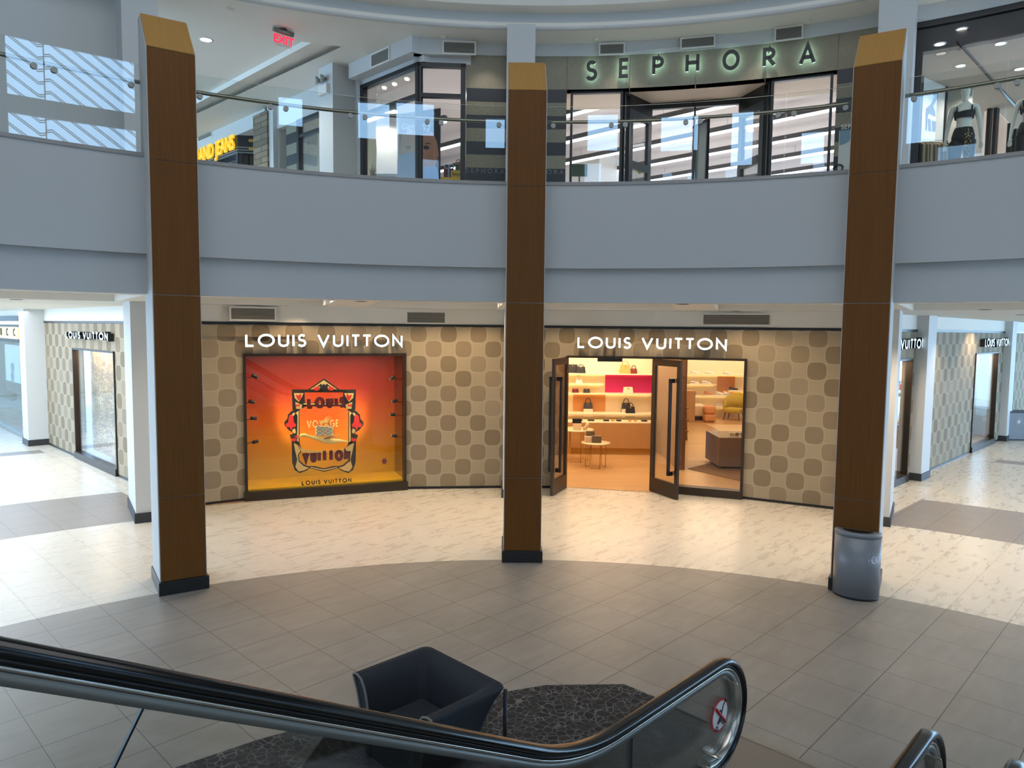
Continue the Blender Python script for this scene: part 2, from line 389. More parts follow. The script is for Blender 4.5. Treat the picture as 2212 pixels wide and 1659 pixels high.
class Frame:                            # a vertical plane P -> Q; d is distance out towards the court
    def __init__(s, P, Q):
        s.P = Vector((P[0], P[1], 0)); s.Q = Vector((Q[0], Q[1], 0)); s.u = (s.Q - s.P).normalized(); s.n = Vector((s.u.y, -s.u.x, 0)); s.L = (s.Q - s.P).length
    def pt(s, u, z, d=0.): return s.P + s.u * u + s.n * d + Vector((0, 0, z))
    def px(s, px, py, d=0.):
        A = s.P + s.n * d; B = s.Q + s.n * d; h = hit(px, py, A, B); return (h - A).dot(s.u), h.z
    def box(s, mb, u0, u1, z0, z1, d0, d1, mi=0, uv0=None, mif=None):
        p = [s.pt(u0, z0, d1), s.pt(u1, z0, d1), s.pt(u1, z0, d0), s.pt(u0, z0, d0), s.pt(u0, z1, d1), s.pt(u1, z1, d1), s.pt(u1, z1, d0), s.pt(u0, z1, d0)]
        i = len(mb.v); mb.v += p
        for k, f in enumerate([(3, 2, 1, 0), (4, 5, 6, 7), (0, 1, 5, 4), (1, 2, 6, 5), (2, 3, 7, 6), (3, 0, 4, 7)]):
            uv = None
            if uv0 is not None and k in (2, 4):
                uv = [(uv0 + u0, z0), (uv0 + u1, z0), (uv0 + u1, z1), (uv0 + u0, z1)] if k == 2 else [(0, 0), (.01, 0), (.01, .01), (0, .01)]
            elif uv0 is not None: uv = [(uv0 + u0, z0)] * 4
            mb.face([i + j for j in f], mif if (mif is not None and k == 2) else mi, uv)
        return mb
# geometric sans capitals drawn as strokes, unit height
def _arc(cx, cy, rx, ry, a0, a1, n=14): return [(cx + rx * math.cos(D(a0 + (a1 - a0) * k / n)), cy + ry * math.sin(D(a0 + (a1 - a0) * k / n))) for k in range(n + 1)]
GL = {
 'L': (.46, [([(0, 1), (0, 0), (.46, 0)], 0)]), 'I': (0, [([(0, 0), (0, 1)], 0)]), 'O': (1., [(_arc(.5, .5, .5, .5, 90, 450, 36)[:-1], 1)]),
 'U': (.6, [([(0, 1)] + _arc(.3, .3, .3, .3, 180, 360, 14) + [(.6, 1)], 0)]), 'V': (.74, [([(0, 1.02), (.37, 0), (.74, 1.02)], 0)]),
 'T': (.46, [([(-.04, 1), (.5, 1)], 0), ([(.23, 1), (.23, 0)], 0)]), 'N': (.64, [([(0, 0), (0, 1), (.64, 0), (.64, 1)], 0)]),
 'S': (.44, [(_arc(.22, .76, .2, .24, 35, 255, 14) + _arc(.2, .26, .24, .26, 75, -150, 16), 0)]),
 'E': (.42, [([(.42, 1), (0, 1), (0, 0), (.42, 0)], 0), ([(0, .52), (.38, .52)], 0)]),
 'P': (.44, [([(0, 0), (0, 1), (.2, 1)] + _arc(.2, .745, .24, .255, 90, -90, 10) + [(0, .49)], 0)]),
 'H': (.6, [([(0, 0), (0, 1)], 0), ([(.6, 0), (.6, 1)], 0), ([(0, .52), (.6, .52)], 0)]),
 'R': (.46, [([(0, 0), (0, 1), (.2, 1)] + _arc(.2, .745, .24, .255, 90, -90, 10) + [(0, .49)], 0), ([(.18, .49), (.48, 0)], 0)]),
 'A': (.78, [([(0, -.02), (.39, 1.02), (.78, -.02)], 0), ([(.14, .32), (.64, .32)], 0)]),
 'Y': (.6, [([(0, 1), (.3, .5), (.6, 1)], 0), ([(.3, .5), (.3, 0)], 0)]), 'G': (.8, [(_arc(.45, .5, .45, .5, 45, 330, 22) + [(.84, .46), (.5, .46)], 0)]),
}
def letters(text, parent, fr_at, h, stroke, depth, mats, gap=.22, space=.55, total=None, nrm=(0, -1, 0), name='letter', squash=1., cheight=None):
    """fr_at(x) -> (origin, xdir, normal) at text distance x; returns nothing. Letters scale so the text fills 'total'."""
    w = stroke / h; adv = 0; items = []
    for ch in text:
        if ch == ' ': adv += space; continue
        g = GL[ch]; items.append((ch, adv)); adv += g[0] * squash + w + gap
    width = (adv - gap) * h; k = (total / width) if total else 1.
    for ch, a in items:
        g = GL[ch]; mb = MB(); cx = (a + (g[0] * squash + w) / 2) * h * k
        o, xd, nn = fr_at(cx); xd = Vector(xd); nn = Vector(nn); o = Vector(o)
        for pts, cl in g[1]:
            q = [((x * squash + w / 2) * h * k - (g[0] * squash + w) / 2 * h * k, (w / 2 + y * (1 - w)) * h) for x, y in pts]
            mb.ribbon(q, stroke, nn * depth, lambda X, Y: o + xd * X + Vector((0, 0, Y)), 0, 1, closed=bool(cl))
        build(name, mb, mats, parent, origin=o)
def text_mesh(body, size, depth, M, bold=0.):
    c = bpy.data.curves.new('t', 'FONT'); c.body = body; c.size = size; c.extrude = depth / 2; c.align_x = 'CENTER'; c.align_y = 'CENTER'; c.offset = bold; c.resolution_u = 3
    o = bpy.data.objects.new('t', c); COL.objects.link(o); dg = bpy.context.evaluated_depsgraph_get(); me = bpy.data.meshes.new_from_object(o.evaluated_get(dg))
    bpy.data.objects.remove(o); mb = MB()
    mb.v = [M @ v.co for v in me.vertices]
    for p in me.polygons: mb.face(tuple(p.vertices))
    bpy.data.meshes.remove(me); return mb
def fm(o, xd, n):                       # matrix that lays text flat on a wall: x along xd, y up, facing n
    xd = Vector(xd).normalized(); n = Vector(n).normalized(); y = n.cross(xd); o = Vector(o)
    return Matrix(((xd.x, y.x, n.x, o.x), (xd.y, y.y, n.y, o.y), (xd.z, y.z, n.z, o.z), (0, 0, 0, 1)))
# ================================================================ the setting
A75 = D(80)
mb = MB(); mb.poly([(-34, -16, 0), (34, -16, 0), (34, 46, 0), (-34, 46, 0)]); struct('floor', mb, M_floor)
# round balcony front: upper fascia, recessed beam and stone curb
mb = MB(); mb.arc(8.42, 8.62, 4.165, 5.33, -A75, A75, 90); struct('wall_balcony_front', mb, M_fascia)
mb = MB(); mb.arc(8.50, 8.66, 3.68, 4.165, -A75, A75, 90); struct('wall_balcony_beam', mb, M_fascia)
mb = MB(); mb.arc(8.405, 8.62, 5.33, 5.375, -A75, A75, 90); struct('trim_1', mb, M_stone)
# lower ceiling: flat soffit with recessed coffers between radial ribs
mb = MB(); mb.arc(8.66, 9.0, 3.68, 4.3, -A75, A75, 60); mb.arc(12.3, 30, 3.68, 4.3, -A75, A75, 60)
for ph in (-62, -32.6, -16.6, -.94, 15.1, 30.3, 61):
    w = D(1.9); mb.arc(9.0, 12.3, 3.68, 4.3, D(ph) - w, D(ph) + w, 4)
mb.arc(9.0, 12.3, 4.02, 4.3, -A75, A75, 60)
struct('ceiling_lower', mb, M_ceil)
mb = MB(); mb.arc(8.62, 30, 5.2, 5.37, -A75, A75, 60); struct('floor_upper', mb, M_upfloor)
# ---------------- lower shopfront walls
A = [(-5.90, 12.92), (-5.02, 13.47), (-2.15, 14.60), (-.17, 14.80), (.64, 14.82), (1.12, 14.85), (2.873, 14.69), (4.565, 14.05), (6.11, 13.23)]
TOPZ = 3.32
Fm = [Frame(A[i], A[i + 1]) for i in range(8)]
U0 = [0]
for f in Fm: U0.append(U0[-1] + f.L)
FWIN, FDOOR, FSIDE = Fm[1], Fm[5], Fm[6]
mb = MB()
for i in (0, 2, 3, 4, 7): Fm[i].box(mb, 0, Fm[i].L, 0.05, TOPZ, -.2, 0, uv0=U0[i])
FWIN.box(mb, 0, FWIN.L, 2.76, TOPZ, -.2, 0, uv0=U0[1])
DH = FDOOR.px(1300, 771)[1]
FDOOR.box(mb, 0, FDOOR.L, DH, TOPZ, -.2, 0, uv0=U0[5]); FSIDE.box(mb, 0, FSIDE.L, DH, TOPZ, -.2, 0, uv0=U0[6])
struct('wall_shop_front', mb, M_check)
mb = MB()
for i, f in enumerate(Fm): f.box(mb, -.01, f.L + .01, TOPZ, TOPZ + .05, -.05, .02)
for i in (0, 2, 3, 4, 7): Fm[i].box(mb, 0, Fm[i].L, 0, .05, -.1, .012)
struct('trim_2', mb, M_black)
mb = MB()
for i, f in enumerate(Fm): f.box(mb, -.02, f.L + .02, TOPZ + .05, 3.68, -.2, 0)
struct('wall_above_shop', mb, M_ceil)
# corridor walls of the shop
FL_ = Frame((-13.0, 19.95), (-5.90, 12.92)); FR_ = Frame((6.11, 13.23), (17.4, 24.55))
wl0, wl1 = FL_.px(166, 985)[0], FL_.px(256, 1025)[0]; wlt = FL_.px(164.5, 752)[1]
w2a, w2b = FR_.px(2105, 800)[0], FR_.px(2154, 800)[0]; w2t = FR_.px(2140, 761)[1]; w1b = FR_.px(1964, 900)[0]; w1t = FR_.px(1976, 774)[1]; w1a = w1b - 2.6
w2u, w2v = w2a, w2b
def holewall(mb, F, holes, u1, uv0=0):
    u = 0
    for a, b, t in holes:
        F.box(mb, u, a, .05, TOPZ, -.2, 0, uv0=uv0); F.box(mb, a, b, t, TOPZ, -.2, 0, uv0=uv0); u = b
    F.box(mb, u, u1, .05, TOPZ, -.2, 0, uv0=uv0)
mb = MB(); holewall(mb, FL_, [(wl0, wl1, wlt)], FL_.L); struct('wall_left', mb, M_check)
mb = MB(); holewall(mb, FR_, [(w1a, w1b, w1t), (w2a, w2b, w2t)], 13.0); struct('wall_right', mb, M_check)
mb = MB()
for F, L in ((FL_, FL_.L), (FR_, 13.0)):
    F.box(mb, 0, L, TOPZ, TOPZ + .05, -.05, .02)
FL_.box(mb, 0, wl0, 0, .05, -.1, .012); FL_.box(mb, wl1, FL_.L, 0, .05, -.1, .012)
FR_.box(mb, w1b, w2a, 0, .05, -.1, .012); FR_.box(mb, w2b, 13, 0, .05, -.1, .012)
FL_.box(mb, -.03, 0, 0, TOPZ, -.05, .02)
struct('trim_3', mb, M_black)
mb = MB(); FL_.box(mb, 0, FL_.L, TOPZ + .05, 3.68, -.2, 0); FR_.box(mb, 0, 16, TOPZ + .05, 3.68, -.2, 0); struct('wall_above_corridors', mb, M_ceil)
# ---------------- columns
def box_on(mb, ph, R0, R1, w, z0, z1, mi=0):
    t = Vector((math.cos(ph), -math.sin(ph), 0)); a = pol(R0, ph); b = pol(R1, ph); h = w / 2
    mb.hexa([a - t * h + Vector((0, 0, z0)), a + t * h + Vector((0, 0, z0)), b + t * h + Vector((0, 0, z0)), b - t * h + Vector((0, 0, z0)),
             a - t * h + Vector((0, 0, z1)), a + t * h + Vector((0, 0, z1)), b + t * h + Vector((0, 0, z1)), b - t * h + Vector((0, 0, z1))], mi)
def wood_pillar(phd, label):
    ph = D(phd); R0 = 8.005; t = Vector((math.cos(ph), -math.sin(ph), 0)); o = pol(R0, ph)
    root = empty('wood_faced_pillar', o, label, 'pillar', 'wood faced pillars around the court')
    # white core with 45 degree top
    n = pol(1, ph) - pol(0, ph); mb = MB(); h = .268
    prof = [(0.0, 0), (.7, 0), (.7, 7.04), (.545, 7.04), (0.0, 6.5)]
    pts = [o - t * h + n * (a + .012) + Vector((0, 0, z)) for a, z in prof]
    mb.prism(pts, t * 2 * h); build('core', mb, M_white, root)
    zs = [.165, 1.2, 3.655, 5.23, 6.5]
    for z0, z1 in zip(zs, zs[1:]):
        mb = MB(); k = .258
        a = o - t * k - n * .012; b = o + t * k - n * .012
        p = [a, b, b + n * .022, a + n * .022]
        i = len(mb.v); Z0 = Vector((0, 0, z0 + .004)); Z1 = Vector((0, 0, z1 - (.004 if z1 < 6.4 else 0)))
        mb.v += [q + Z0 for q in p] + [q + Z1 for q in p]; uv = [(-k, z0), (k, z0), (k, z1), (-k, z1)]
        for q, f in enumerate([(3, 2, 1, 0), (4, 5, 6, 7), (0, 1, 5, 4), (1, 2, 6, 5), (2, 3, 7, 6), (3, 0, 4, 7)]): mb.face(f, 0, uv)
        build('veneer_panel', mb, M_wood, root)
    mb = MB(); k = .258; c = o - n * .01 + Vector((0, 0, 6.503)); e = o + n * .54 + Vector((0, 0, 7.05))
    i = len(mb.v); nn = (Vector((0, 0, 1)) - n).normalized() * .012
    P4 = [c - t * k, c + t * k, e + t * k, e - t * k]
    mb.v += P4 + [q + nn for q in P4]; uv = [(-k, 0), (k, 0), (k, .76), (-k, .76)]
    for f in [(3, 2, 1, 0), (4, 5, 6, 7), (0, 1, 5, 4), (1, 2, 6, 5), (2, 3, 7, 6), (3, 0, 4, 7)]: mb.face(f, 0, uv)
    build('sloping_cap', mb, M_woodtop, root, label='sloping veneer cap in brown paled as if lit from above')
    mb = MB(); box_on(mb, ph, R0 - .035, R0 + .735, .575, 0, .163); build('base', mb, M_blackbase, root, bevel=.006)
    return root
wood_pillar(-32.84, 'tall brown wood faced pillar on the left, in front of the orange display window side')
wood_pillar(-.94, 'tall brown wood faced pillar in the middle, between the display window and the shop doors')
wood_pillar(30.34, 'tall brown wood faced pillar on the right with the grey bin against it')
def white_column(phd, R0, R1, z0, z1, label, w=.53, base=True):
    ph = D(phd); o = pol(R0, ph, z0); root = empty('white_column', o, label, 'column', 'white painted columns')
    mb = MB(); box_on(mb, ph, R0, R1, w, z0, z1); build('shaft', mb, M_white, root)
    if base: mb = MB(); box_on(mb, ph, R0 - .025, R1, w + .05, z0, z0 + .165); build('base', mb, M_base, root)
    return root
white_column(-32.4, 11.77, 13.12, 0, 3.68, 'cream white lower column behind the left wood faced pillar')
white_column(-.94, 11.9, 12.75, 0, 3.68, 'thin sliver of white column behind the middle wood faced pillar')
white_column(30.1, 11.79, 13.12, 0, 3.68, 'white lower column behind the right wood faced pillar')
white_column(-32.4, 11.77, 13.12, 5.37, 8.95, 'white upper column rising behind the left wood faced pillar', base=False)
white_column(-.94, 11.9, 12.7, 5.37, 8.95, 'white upper column above the middle wood faced pillar', base=False)
white_column(30.1, 11.79, 12.9, 5.37, 8.95, 'white upper column beside the mannequin shop window', base=False)
def corner_column(c, label, da, db, z1=3.68):     # c = front corner; da along (-1,1), db along (1,1)
    a = Vector((-.7071, .7071, 0)) * da; b = Vector((.7071, .7071, 0)) * db; c = Vector((c[0], c[1], 0))
    root = empty('white_column', c, label, 'column', 'white painted columns')
    def bx(g, z0, z1):
        m = MB(); g1 = a.normalized() * g; g2 = b.normalized() * g
        p = [c - g1 - g2, c + b - g1 + g2, c + a + b + g1 + g2, c + a + g1 - g2]
        return m.hexa([q + Vector((0, 0, z0)) for q in p] + [q + Vector((0, 0, z1)) for q in p])
    build('shaft', bx(0, 0, z1), M_white, root); build('base', bx(.02, 0, .165), M_base, root); return root
corner_column((-12.98, 19.27), 'white column at the far end of the left corridor shop wall', .63, .5)
corner_column((9.13, 15.92), 'white column between the two right corridor shop windows', .26, .62)
corner_column((15.2, 22.05), 'far white column at the end of the right corridor', .3, .62)
# ---------------- upper level: ceiling, ring mouldings and walls
CEILZ = 8.93
mb = MB(); mb.arc(12.06, 13.58, CEILZ, CEILZ + .11, -A75, A75, 60); mb.arc(13.58, 40, 9.05, 9.45, -A75, A75, 60)
# dropped strip beside the corner shop, bounded by a 45 degree line
mb.poly([pol(13.3, D(a), CEILZ + .001) for a in (-15.6, -12, -6, 0, 6, 12, 18, 24, 30, 36, 45, 55, 65, 80)] + [(40, 5, CEILZ), (40, 45, CEILZ), (-18.3, 45, CEILZ), (-18.3, 29.11, CEILZ)])
mb.quad((-3.0, 13.81, CEILZ), (-18.3, 29.11, CEILZ), (-18.3, 29.11, 9.06), (-3.0, 13.81, 9.06))
struct('ceiling_upper', mb, M_ceil)
mb = MB()
# rounded lip, upright band, step and second band of the ring above the court
nlip = 90; prof = [(.06 * math.cos(D(a)), .035 * math.sin(D(a))) for a in range(0, 360, 36)]
mb.sweep(prof, [(pol(12.1, -A75 + 2 * A75 * k / nlip, CEILZ + .02), pol(1, -A75 + 2 * A75 * k / nlip) - pol(0, 0), (0, 0, 1)) for k in range(nlip + 1)])
mb.arc(12.1, 12.3, CEILZ + .03, CEILZ + .3, -A75, A75, 90)
struct('trim_4', mb, M_white)
mb = MB(); mb.arc(11.75, 12.3, CEILZ + .29, CEILZ + .42, -A75, A75, 90); mb.arc(11.8, 12.3, CEILZ + .42, CEILZ + 1.1, -A75, A75, 90); struct('trim_5', mb, M_ceil)
# drum and clerestory windows above the court, closed by the dome ceiling
mb = MB()
wins = [(116, 131.5, 9.55, 13.0), (145.6, 148.5, 11.2, 12.3), (155.4, 158.8, 10.95, 12.4), (159.6, 164.3, 11.2, 12.5), (170.8, 174, 10.8, 12.0),
        (183.8, 188, 10.7, 12.2), (193, 197.5, 10.6, 12), (201.5, 204, 9.9, 12), (209.5, 212, 9.8, 11.0), (220, 223.2, 10.2, 11.9), (232.5, 238, 9.8, 11.6)]
p = 80.
for a, b, z0, z1 in wins:
    mb.arc(11.9, 12.1, 5.3, 13.5, D(p), D(a), max(1, int((a - p) / 4))); mb.arc(11.9, 12.1, 5.3, z0, D(a), D(b), 4); mb.arc(11.9, 12.1, z1, 13.5, D(a), D(b), 4); p = b
mb.arc(11.9, 12.1, 5.3, 13.5, D(p), D(280), 8); mb.arc(11.9, 12.1, 9.9, 13.5, -A75, A75, 60)
struct('wall_court_drum', mb, M_drum)
mb = MB(); mb.arc(13.0, 13.2, 0, 5.3, D(80), D(280), 40); struct('wall_back', mb, M_ceil)
mb = MB(); mb.poly([pol(12.2, D(a), 13.55) for a in range(0, 360, 6)]); struct('ceiling_dome', mb, M_drum)
# slanting mullions and cross beam in the big clerestory window
mb = MB()
for k in range(17):
    for off in (0, .28):
        a0 = 116.6 + k * 1.66 + off; q = []
        for j in range(29):
            zz = 9.56 + 3.43 * j / 28; aa = a0 - (j / 28) * 13.5
            if 116 <= aa <= 131.5: q.append(pol(11.98, D(aa), zz))
        if len(q) > 1: mb.tube([q[0], q[-1]], .014, 5)
mb.arc(11.92, 12.05, 10.35, 10.95, D(120), D(131.5), 6); mb.arc(11.92, 12.05, 9.55, 13, D(117.0), D(120), 3)
struct('window_1', mb, M_white)
# upper walls on the R = 12.8 arc
WR = 12.8
ph_l, _ = apx(257, 100, WR)
mb = MB(); mb.arc(WR, WR + .2, 5.37, CEILZ, -A75, ph_l + .03, 20); struct('wall_upper_left', mb, M_white)
# line of the upper left corridor
W0 = Vector((-1.90, 14.70, 0)); FU = Frame((-12.6, 25.4), (-1.90, 14.70))
def ut(px, py, d=0.): return FU.px(px, py, d)
phA = apx(1008, 130, WR)[0]; ph1 = apx(1225, 130, WR)[0]; ph2 = apx(1809, 80, WR)[0]; ph3 = apx(1905, 80, WR)[0]
zt, zb = 8.70, 8.055
# ================================================================ lower shop: signs, display window, doors, interior
M_letter = mat('lit_letter_face', (235, 250, 255), .4, emit=(206, 238, 255), es=1.5)
M_letterside = mat('letter_side', (18, 18, 20), .4)
def facade_sign(F, px0, px1, ptop, pbot, label, depth=.09):
    u0, z1 = F.px(px0, ptop); u1, _ = F.px(px1, ptop); z0 = F.px((px0 + px1) / 2, pbot)[1]; zt_ = F.px((px0 + px1) / 2, ptop)[1]
    root = empty('shop_sign', F.pt((u0 + u1) / 2, z0), label, 'sign', 'lit shop name signs on the checker stone walls')
    letters('LOUIS VUITTON', root, lambda x: (F.pt(u0 + x, z0, .012), F.u, F.n), zt_ - z0, .038, depth, [M_letter, M_letterside], gap=.22, total=u1 - u0, squash=1.0)
def arc_sign(px0, px1, ptop, pbot, segs, label):
    # a straight sign in front of two facets of the wall
    P = None
    pts = []
    for px_ in (px0, px1):
        for F in segs:
            u, z = F.px(px_, ptop)
            if -.01 <= u <= F.L + .01: pts.append(F.pt(u, 0, .03)); break
    F = Frame(pts[0], pts[1]); F2 = Frame(pts[0] + F.n * .06, pts[1] + F.n * .06); facade_sign(F2, px0, px1, ptop, pbot, label)
arc_sign(529, 867, 722, 749, [Fm[0], Fm[1], Fm[2]], 'long glowing white wall sign above the orange display window')
arc_sign(1249, 1570, 729, 754, [Fm[5], Fm[6], Fm[4]], 'long glowing white wall sign above the open shop doors')
facade_sign(FL_, 155, 247, 717, 733, 'glowing white wall sign above the gold beaded window, corridor at the display window end', .12)
facade_sign(FR_, 1885, 1984, 732, 754, 'half hidden glowing sign beside the pillar with the bin', .12)
facade_sign(FR_, 2117, 2170, 731, 748, 'small far glowing sign over the second window of the far corridor wall', .12)
# ---------------- display window
M_bd, nt, b_ = new('sunset_backdrop'); n_ = NB(nt); u_, v_, UV_ = n_.uv()
x_, y_, z_, P_ = n_.pos()
g_ = n_.ramp(n_.m('ADD', n_.m('DIVIDE', n_.m('SUBTRACT', z_, .2), 2.6), n_.m('MULTIPLY', n_.m('SUBTRACT', n_.noise(P_, 2.2, 4), .5), .09)),
    [(0., lin((232, 184, 22))), (.2, lin((226, 150, 18))), (.45, lin((216, 100, 16))), (.7, lin((186, 48, 18))), (1., lin((126, 22, 14)))])
nt.links.new(g_, b_.inputs['Base Color']); b_.inputs['Roughness'].default_value = .7
M_yellow = mat('yellow_silk', (238, 186, 20), .5, noise=.12, nscale=3)
M_maroon = mat('maroon_card', (104, 14, 16), .5); M_outline = mat('dark_outline', (44, 36, 26), .5); M_creamcard = mat('cream_card', (232, 206, 132), .5)
M_red = mat('red_card', (226, 52, 46), .5); M_mirror = mat('side_mirror', (150, 140, 120), .08, metal=1.)
F = FWIN; ua, ub = .03, F.L - .03; ZT = 2.76
mb = MB()
F.box(mb, -.02, F.L + .02, 0, .17, -.1, .10); F.box(mb, 0, .05, .17, ZT, -.1, .05); F.box(mb, F.L - .05, F.L, .17, ZT, -.1, .05); F.box(mb, 0, F.L, ZT - .03, ZT + .02, -.1, .05)
root = empty('display_window', F.pt(F.L / 2, 0), 'big shop display window with glowing orange backdrop and dark bronze frame', 'shop window')
build('window_frame', mb, M_bronze, root)
mb = MB(); mb.quad(F.pt(ua, .2, -.92), F.pt(ub, .2, -.92), F.pt(ub, ZT + .1, -.92), F.pt(ua, ZT + .1, -.92)); build('backdrop', mb, M_bd, root)
mb = MB(); F.box(mb, ua, ub, .14, .2, -.95, -.04); build('display_floor', mb, M_yellow, root)
mb = MB(); F.box(mb, -.03, ua, .14, ZT, -.95, -.1); F.box(mb, ub, F.L + .03, .14, ZT, -.95, -.1); build('side_panel', mb, M_mirror, root)
mb = MB(); F.box(mb, -.03, F.L + .03, ZT + .05, ZT + .12, -1.0, -.1); build('display_ceiling', mb, M_black, root)
mb = MB(); F.box(mb, .05, F.L - .05, .17, ZT - .03, -.04, -.03); build('pane', mb, M_shopglass, root)
def E(x, y, d=-.5): u, z = F.px(510 + x * .21099, 750 + y * .21099, d); return F.pt(u, z, d)
DE = [0.0]
root = empty('ornate_window_emblem', E(900, 1280), 'black and cream ornamental frame with red flowers and dark red lettering in the orange display', 'window display')
def shape(mb, pts, d=-.5, th=.03, mirror=False):
    for mr in ((False, True) if mirror else (False,)):
        q = [E((1796 - x) if mr else x, y, d) for x, y in pts]
        if mr: q = q[::-1]
        ar = sum((q[k][2] + q[(k + 1) % len(q)][2]) * ((q[(k + 1) % len(q)] - q[k]).dot(F.u)) for k in range(len(q)))
        if ar > 0: q = q[::-1]
        mb.prism(q, F.n * th)
DARK = [([(570, 432), (738, 432), (898, 318), (1060, 432), (1226, 432), (1226, 468), (1100, 468), (1098, 462), (700, 462), (697, 468), (570, 468)], 0),
        ([(570, 468), (700, 462), (704, 560), (745, 596), (700, 612), (652, 640), (612, 664), (576, 640)], 1),
        ([(570, 650), (648, 636), (650, 1000), (684, 1050), (640, 1100), (600, 1010), (572, 962), (548, 900), (590, 880), (536, 846), (496, 800), (492, 768), (526, 728), (528, 690)], 1),
        ([(568, 950), (652, 990), (676, 1040), (640, 1090), (650, 1160), (700, 1204), (770, 1228), (720, 1262), (650, 1288), (600, 1256), (574, 1180)], 1),
        ([(744, 1216), (800, 1216), (898, 1240), (996, 1216), (1052, 1216), (1030, 1240), (898, 1274), (766, 1240)], 0),
        ([(690, 566), (1106, 566), (1106, 580), (690, 580)], 0), ([(690, 598), (760, 590), (1036, 590), (1106, 598), (1106, 604), (690, 604)], 0)]
mb = MB()
for p_, m_ in DARK: shape(mb, p_, -.5, .02, bool(m_))
build('dark_frame', mb, M_outline, root)
CRM = [([(760, 434), (898, 338), (1036, 434), (1000, 426), (898, 352), (796, 426)], 0), ([(592, 470), (690, 470), (668, 520), (640, 560), (600, 520)], 1), ([(606, 560), (676, 590), (668, 632), (616, 630)], 1),
       ([(612, 672), (640, 650), (642, 970), (622, 960), (628, 700)], 1), ([(560, 700), (590, 668), (608, 676), (580, 716), (566, 760)], 1), ([(590, 980), (630, 1000), (660, 1060), (632, 1100), (640, 1170), (690, 1216), (748, 1236), (690, 1262), (640, 1272), (606, 1226), (626, 1150), (604, 1060)], 1),
       ([(640, 1000), (676, 1040), (760, 1058), (898, 1062), (1036, 1056), (1122, 1036), (1160, 996), (1150, 1030), (1130, 1064), (1040, 1074), (898, 1082), (756, 1078), (668, 1070)], 0),
       ([(760, 1224), (898, 1252), (1036, 1224), (1030, 1234), (898, 1264), (766, 1234)], 0), ([(690, 574), (1106, 574), (1106, 586), (690, 586)], 0), ([(870, 370), (898, 344), (926, 370), (914, 392), (882, 392)], 0),
       ([(820, 420), (850, 400), (880, 412), (884, 428), (830, 430)], 1), ([(580, 840), (604, 830), (612, 870), (600, 884), (574, 862)], 1)]
mb = MB()
for p_, m_ in CRM: shape(mb, p_, -.48, .012, bool(m_))
build('cream_inlay', mb, M_creamcard, root, label='cream scrollwork inlay')
REDS = [([(538, 730), (545, 700), (562, 688), (580, 700), (588, 730), (592, 770), (614, 790), (604, 820), (580, 816), (562, 850), (548, 816), (516, 818), (504, 790), (534, 770)], 1),
        ([(560, 944), (576, 930), (592, 936), (608, 926), (618, 948), (600, 966), (576, 962)], 1), ([(792, 428), (806, 406), (822, 414), (834, 392), (850, 416), (856, 434), (826, 446), (800, 440)], 1),
        ([(610, 486), (640, 496), (662, 470), (668, 520), (640, 548), (622, 520)], 1), ([(620, 580), (632, 592), (646, 580), (656, 594), (646, 606), (632, 600), (620, 610), (608, 596)], 1), ([(888, 396), (898, 386), (908, 396), (898, 408)], 0)]
for p_, m_ in REDS:
    for mr in ([False, True] if m_ else [False]):
        mb = MB(); shape(mb, [((1796 - x) if mr else x, y) for x, y in p_], -.465, .012); build('red_flower', mb, M_red, root)
mb = MB(); q0 = E(898, 420, -.46)
for k in range(4):
    a = k * PI / 2; c_ = q0 + F.u * math.cos(a) * .055 + Vector((0, 0, math.sin(a) * .055))
    mb.prism([c_ + F.u * .03 * math.cos(t) + Vector((0, 0, .03 * math.sin(t))) for t in [2 * PI * j / 12 for j in range(12)]], F.n * .008)
build('quatrefoil', mb, M_outline, root)
def emb_word(text, x0, x1, y0, y1, d, stroke, mats, gap=.14, sq=.62, parent=None, nm='letter', thick=.02):
    a = E(x0, y1, d); b = E(x1, y1, d); t = E(x0, y0, d)
    letters(text, parent, lambda x: (a + F.u * x, F.u, F.n), (t - a).z, stroke, thick, mats, gap=gap, total=(b - a).length, squash=sq)
emb_word('LOUIS', 728, 1116, 512, 630, -.43, .070, [M_outline, M_outline], parent=root)
emb_word('LOUIS', 733, 1111, 518, 624, -.41, .052, [M_maroon, M_maroon], parent=root)
emb_word('VUITTON', 678, 1168, 1070, 1186, -.43, .070, [M_outline, M_outline], parent=root, gap=.12, sq=.55)
emb_word('VUITTON', 684, 1162, 1076, 1180, -.41, .052, [M_maroon, M_maroon], parent=root, gap=.12, sq=.55)
emb_word('VOYAGE', 722, 1052, 748, 830, -.8, .03, [M_red, M_red], parent=root, gap=.16, sq=.6)
emb_word('VOYAGE', 724, 1050, 751, 827, -.78, .022, [M_creamcard, M_creamcard], parent=root, gap=.16, sq=.6)
# flying goose
M_goose = mat('cream_paper', (240, 216, 140), .6)
root = empty('paper_goose', E(900, 950, -.35), 'cream paper goose with red beak gliding through the ornamental frame', 'bird sculpture')
mb = MB(); pts = [(640, 918), (668, 902), (700, 898), (740, 912), (800, 926), (860, 938), (920, 956), (990, 962), (1060, 958), (1110, 962), (1150, 972)]
mb.tube([E(x, y, -.36) for x, y in pts], [.016, .034, .036, .026, .036, .055, .066, .058, .036, .02, .008], 12); build('body', mb, M_goose, root)
mb = MB(); mb.tube([E(x, y, -.36) for x, y in [(596, 916), (620, 914), (650, 910)]], [.003, .012, .022], 8); build('beak', mb, M_red, root, label='red beak')
for k, (x1_, y1_) in enumerate([(930, 706), (955, 700), (975, 712), (985, 730), (990, 752)]):
    mb = MB(); mb.tube([E(880, 780, -.33), E((880 + x1_) / 2 + 4, (780 + y1_) / 2 - 6, -.33), E(x1_, y1_, -.33)], [.014, .012, .004], 8, scale=(1, .4)); build('wing_feather', mb, M_goose, root)
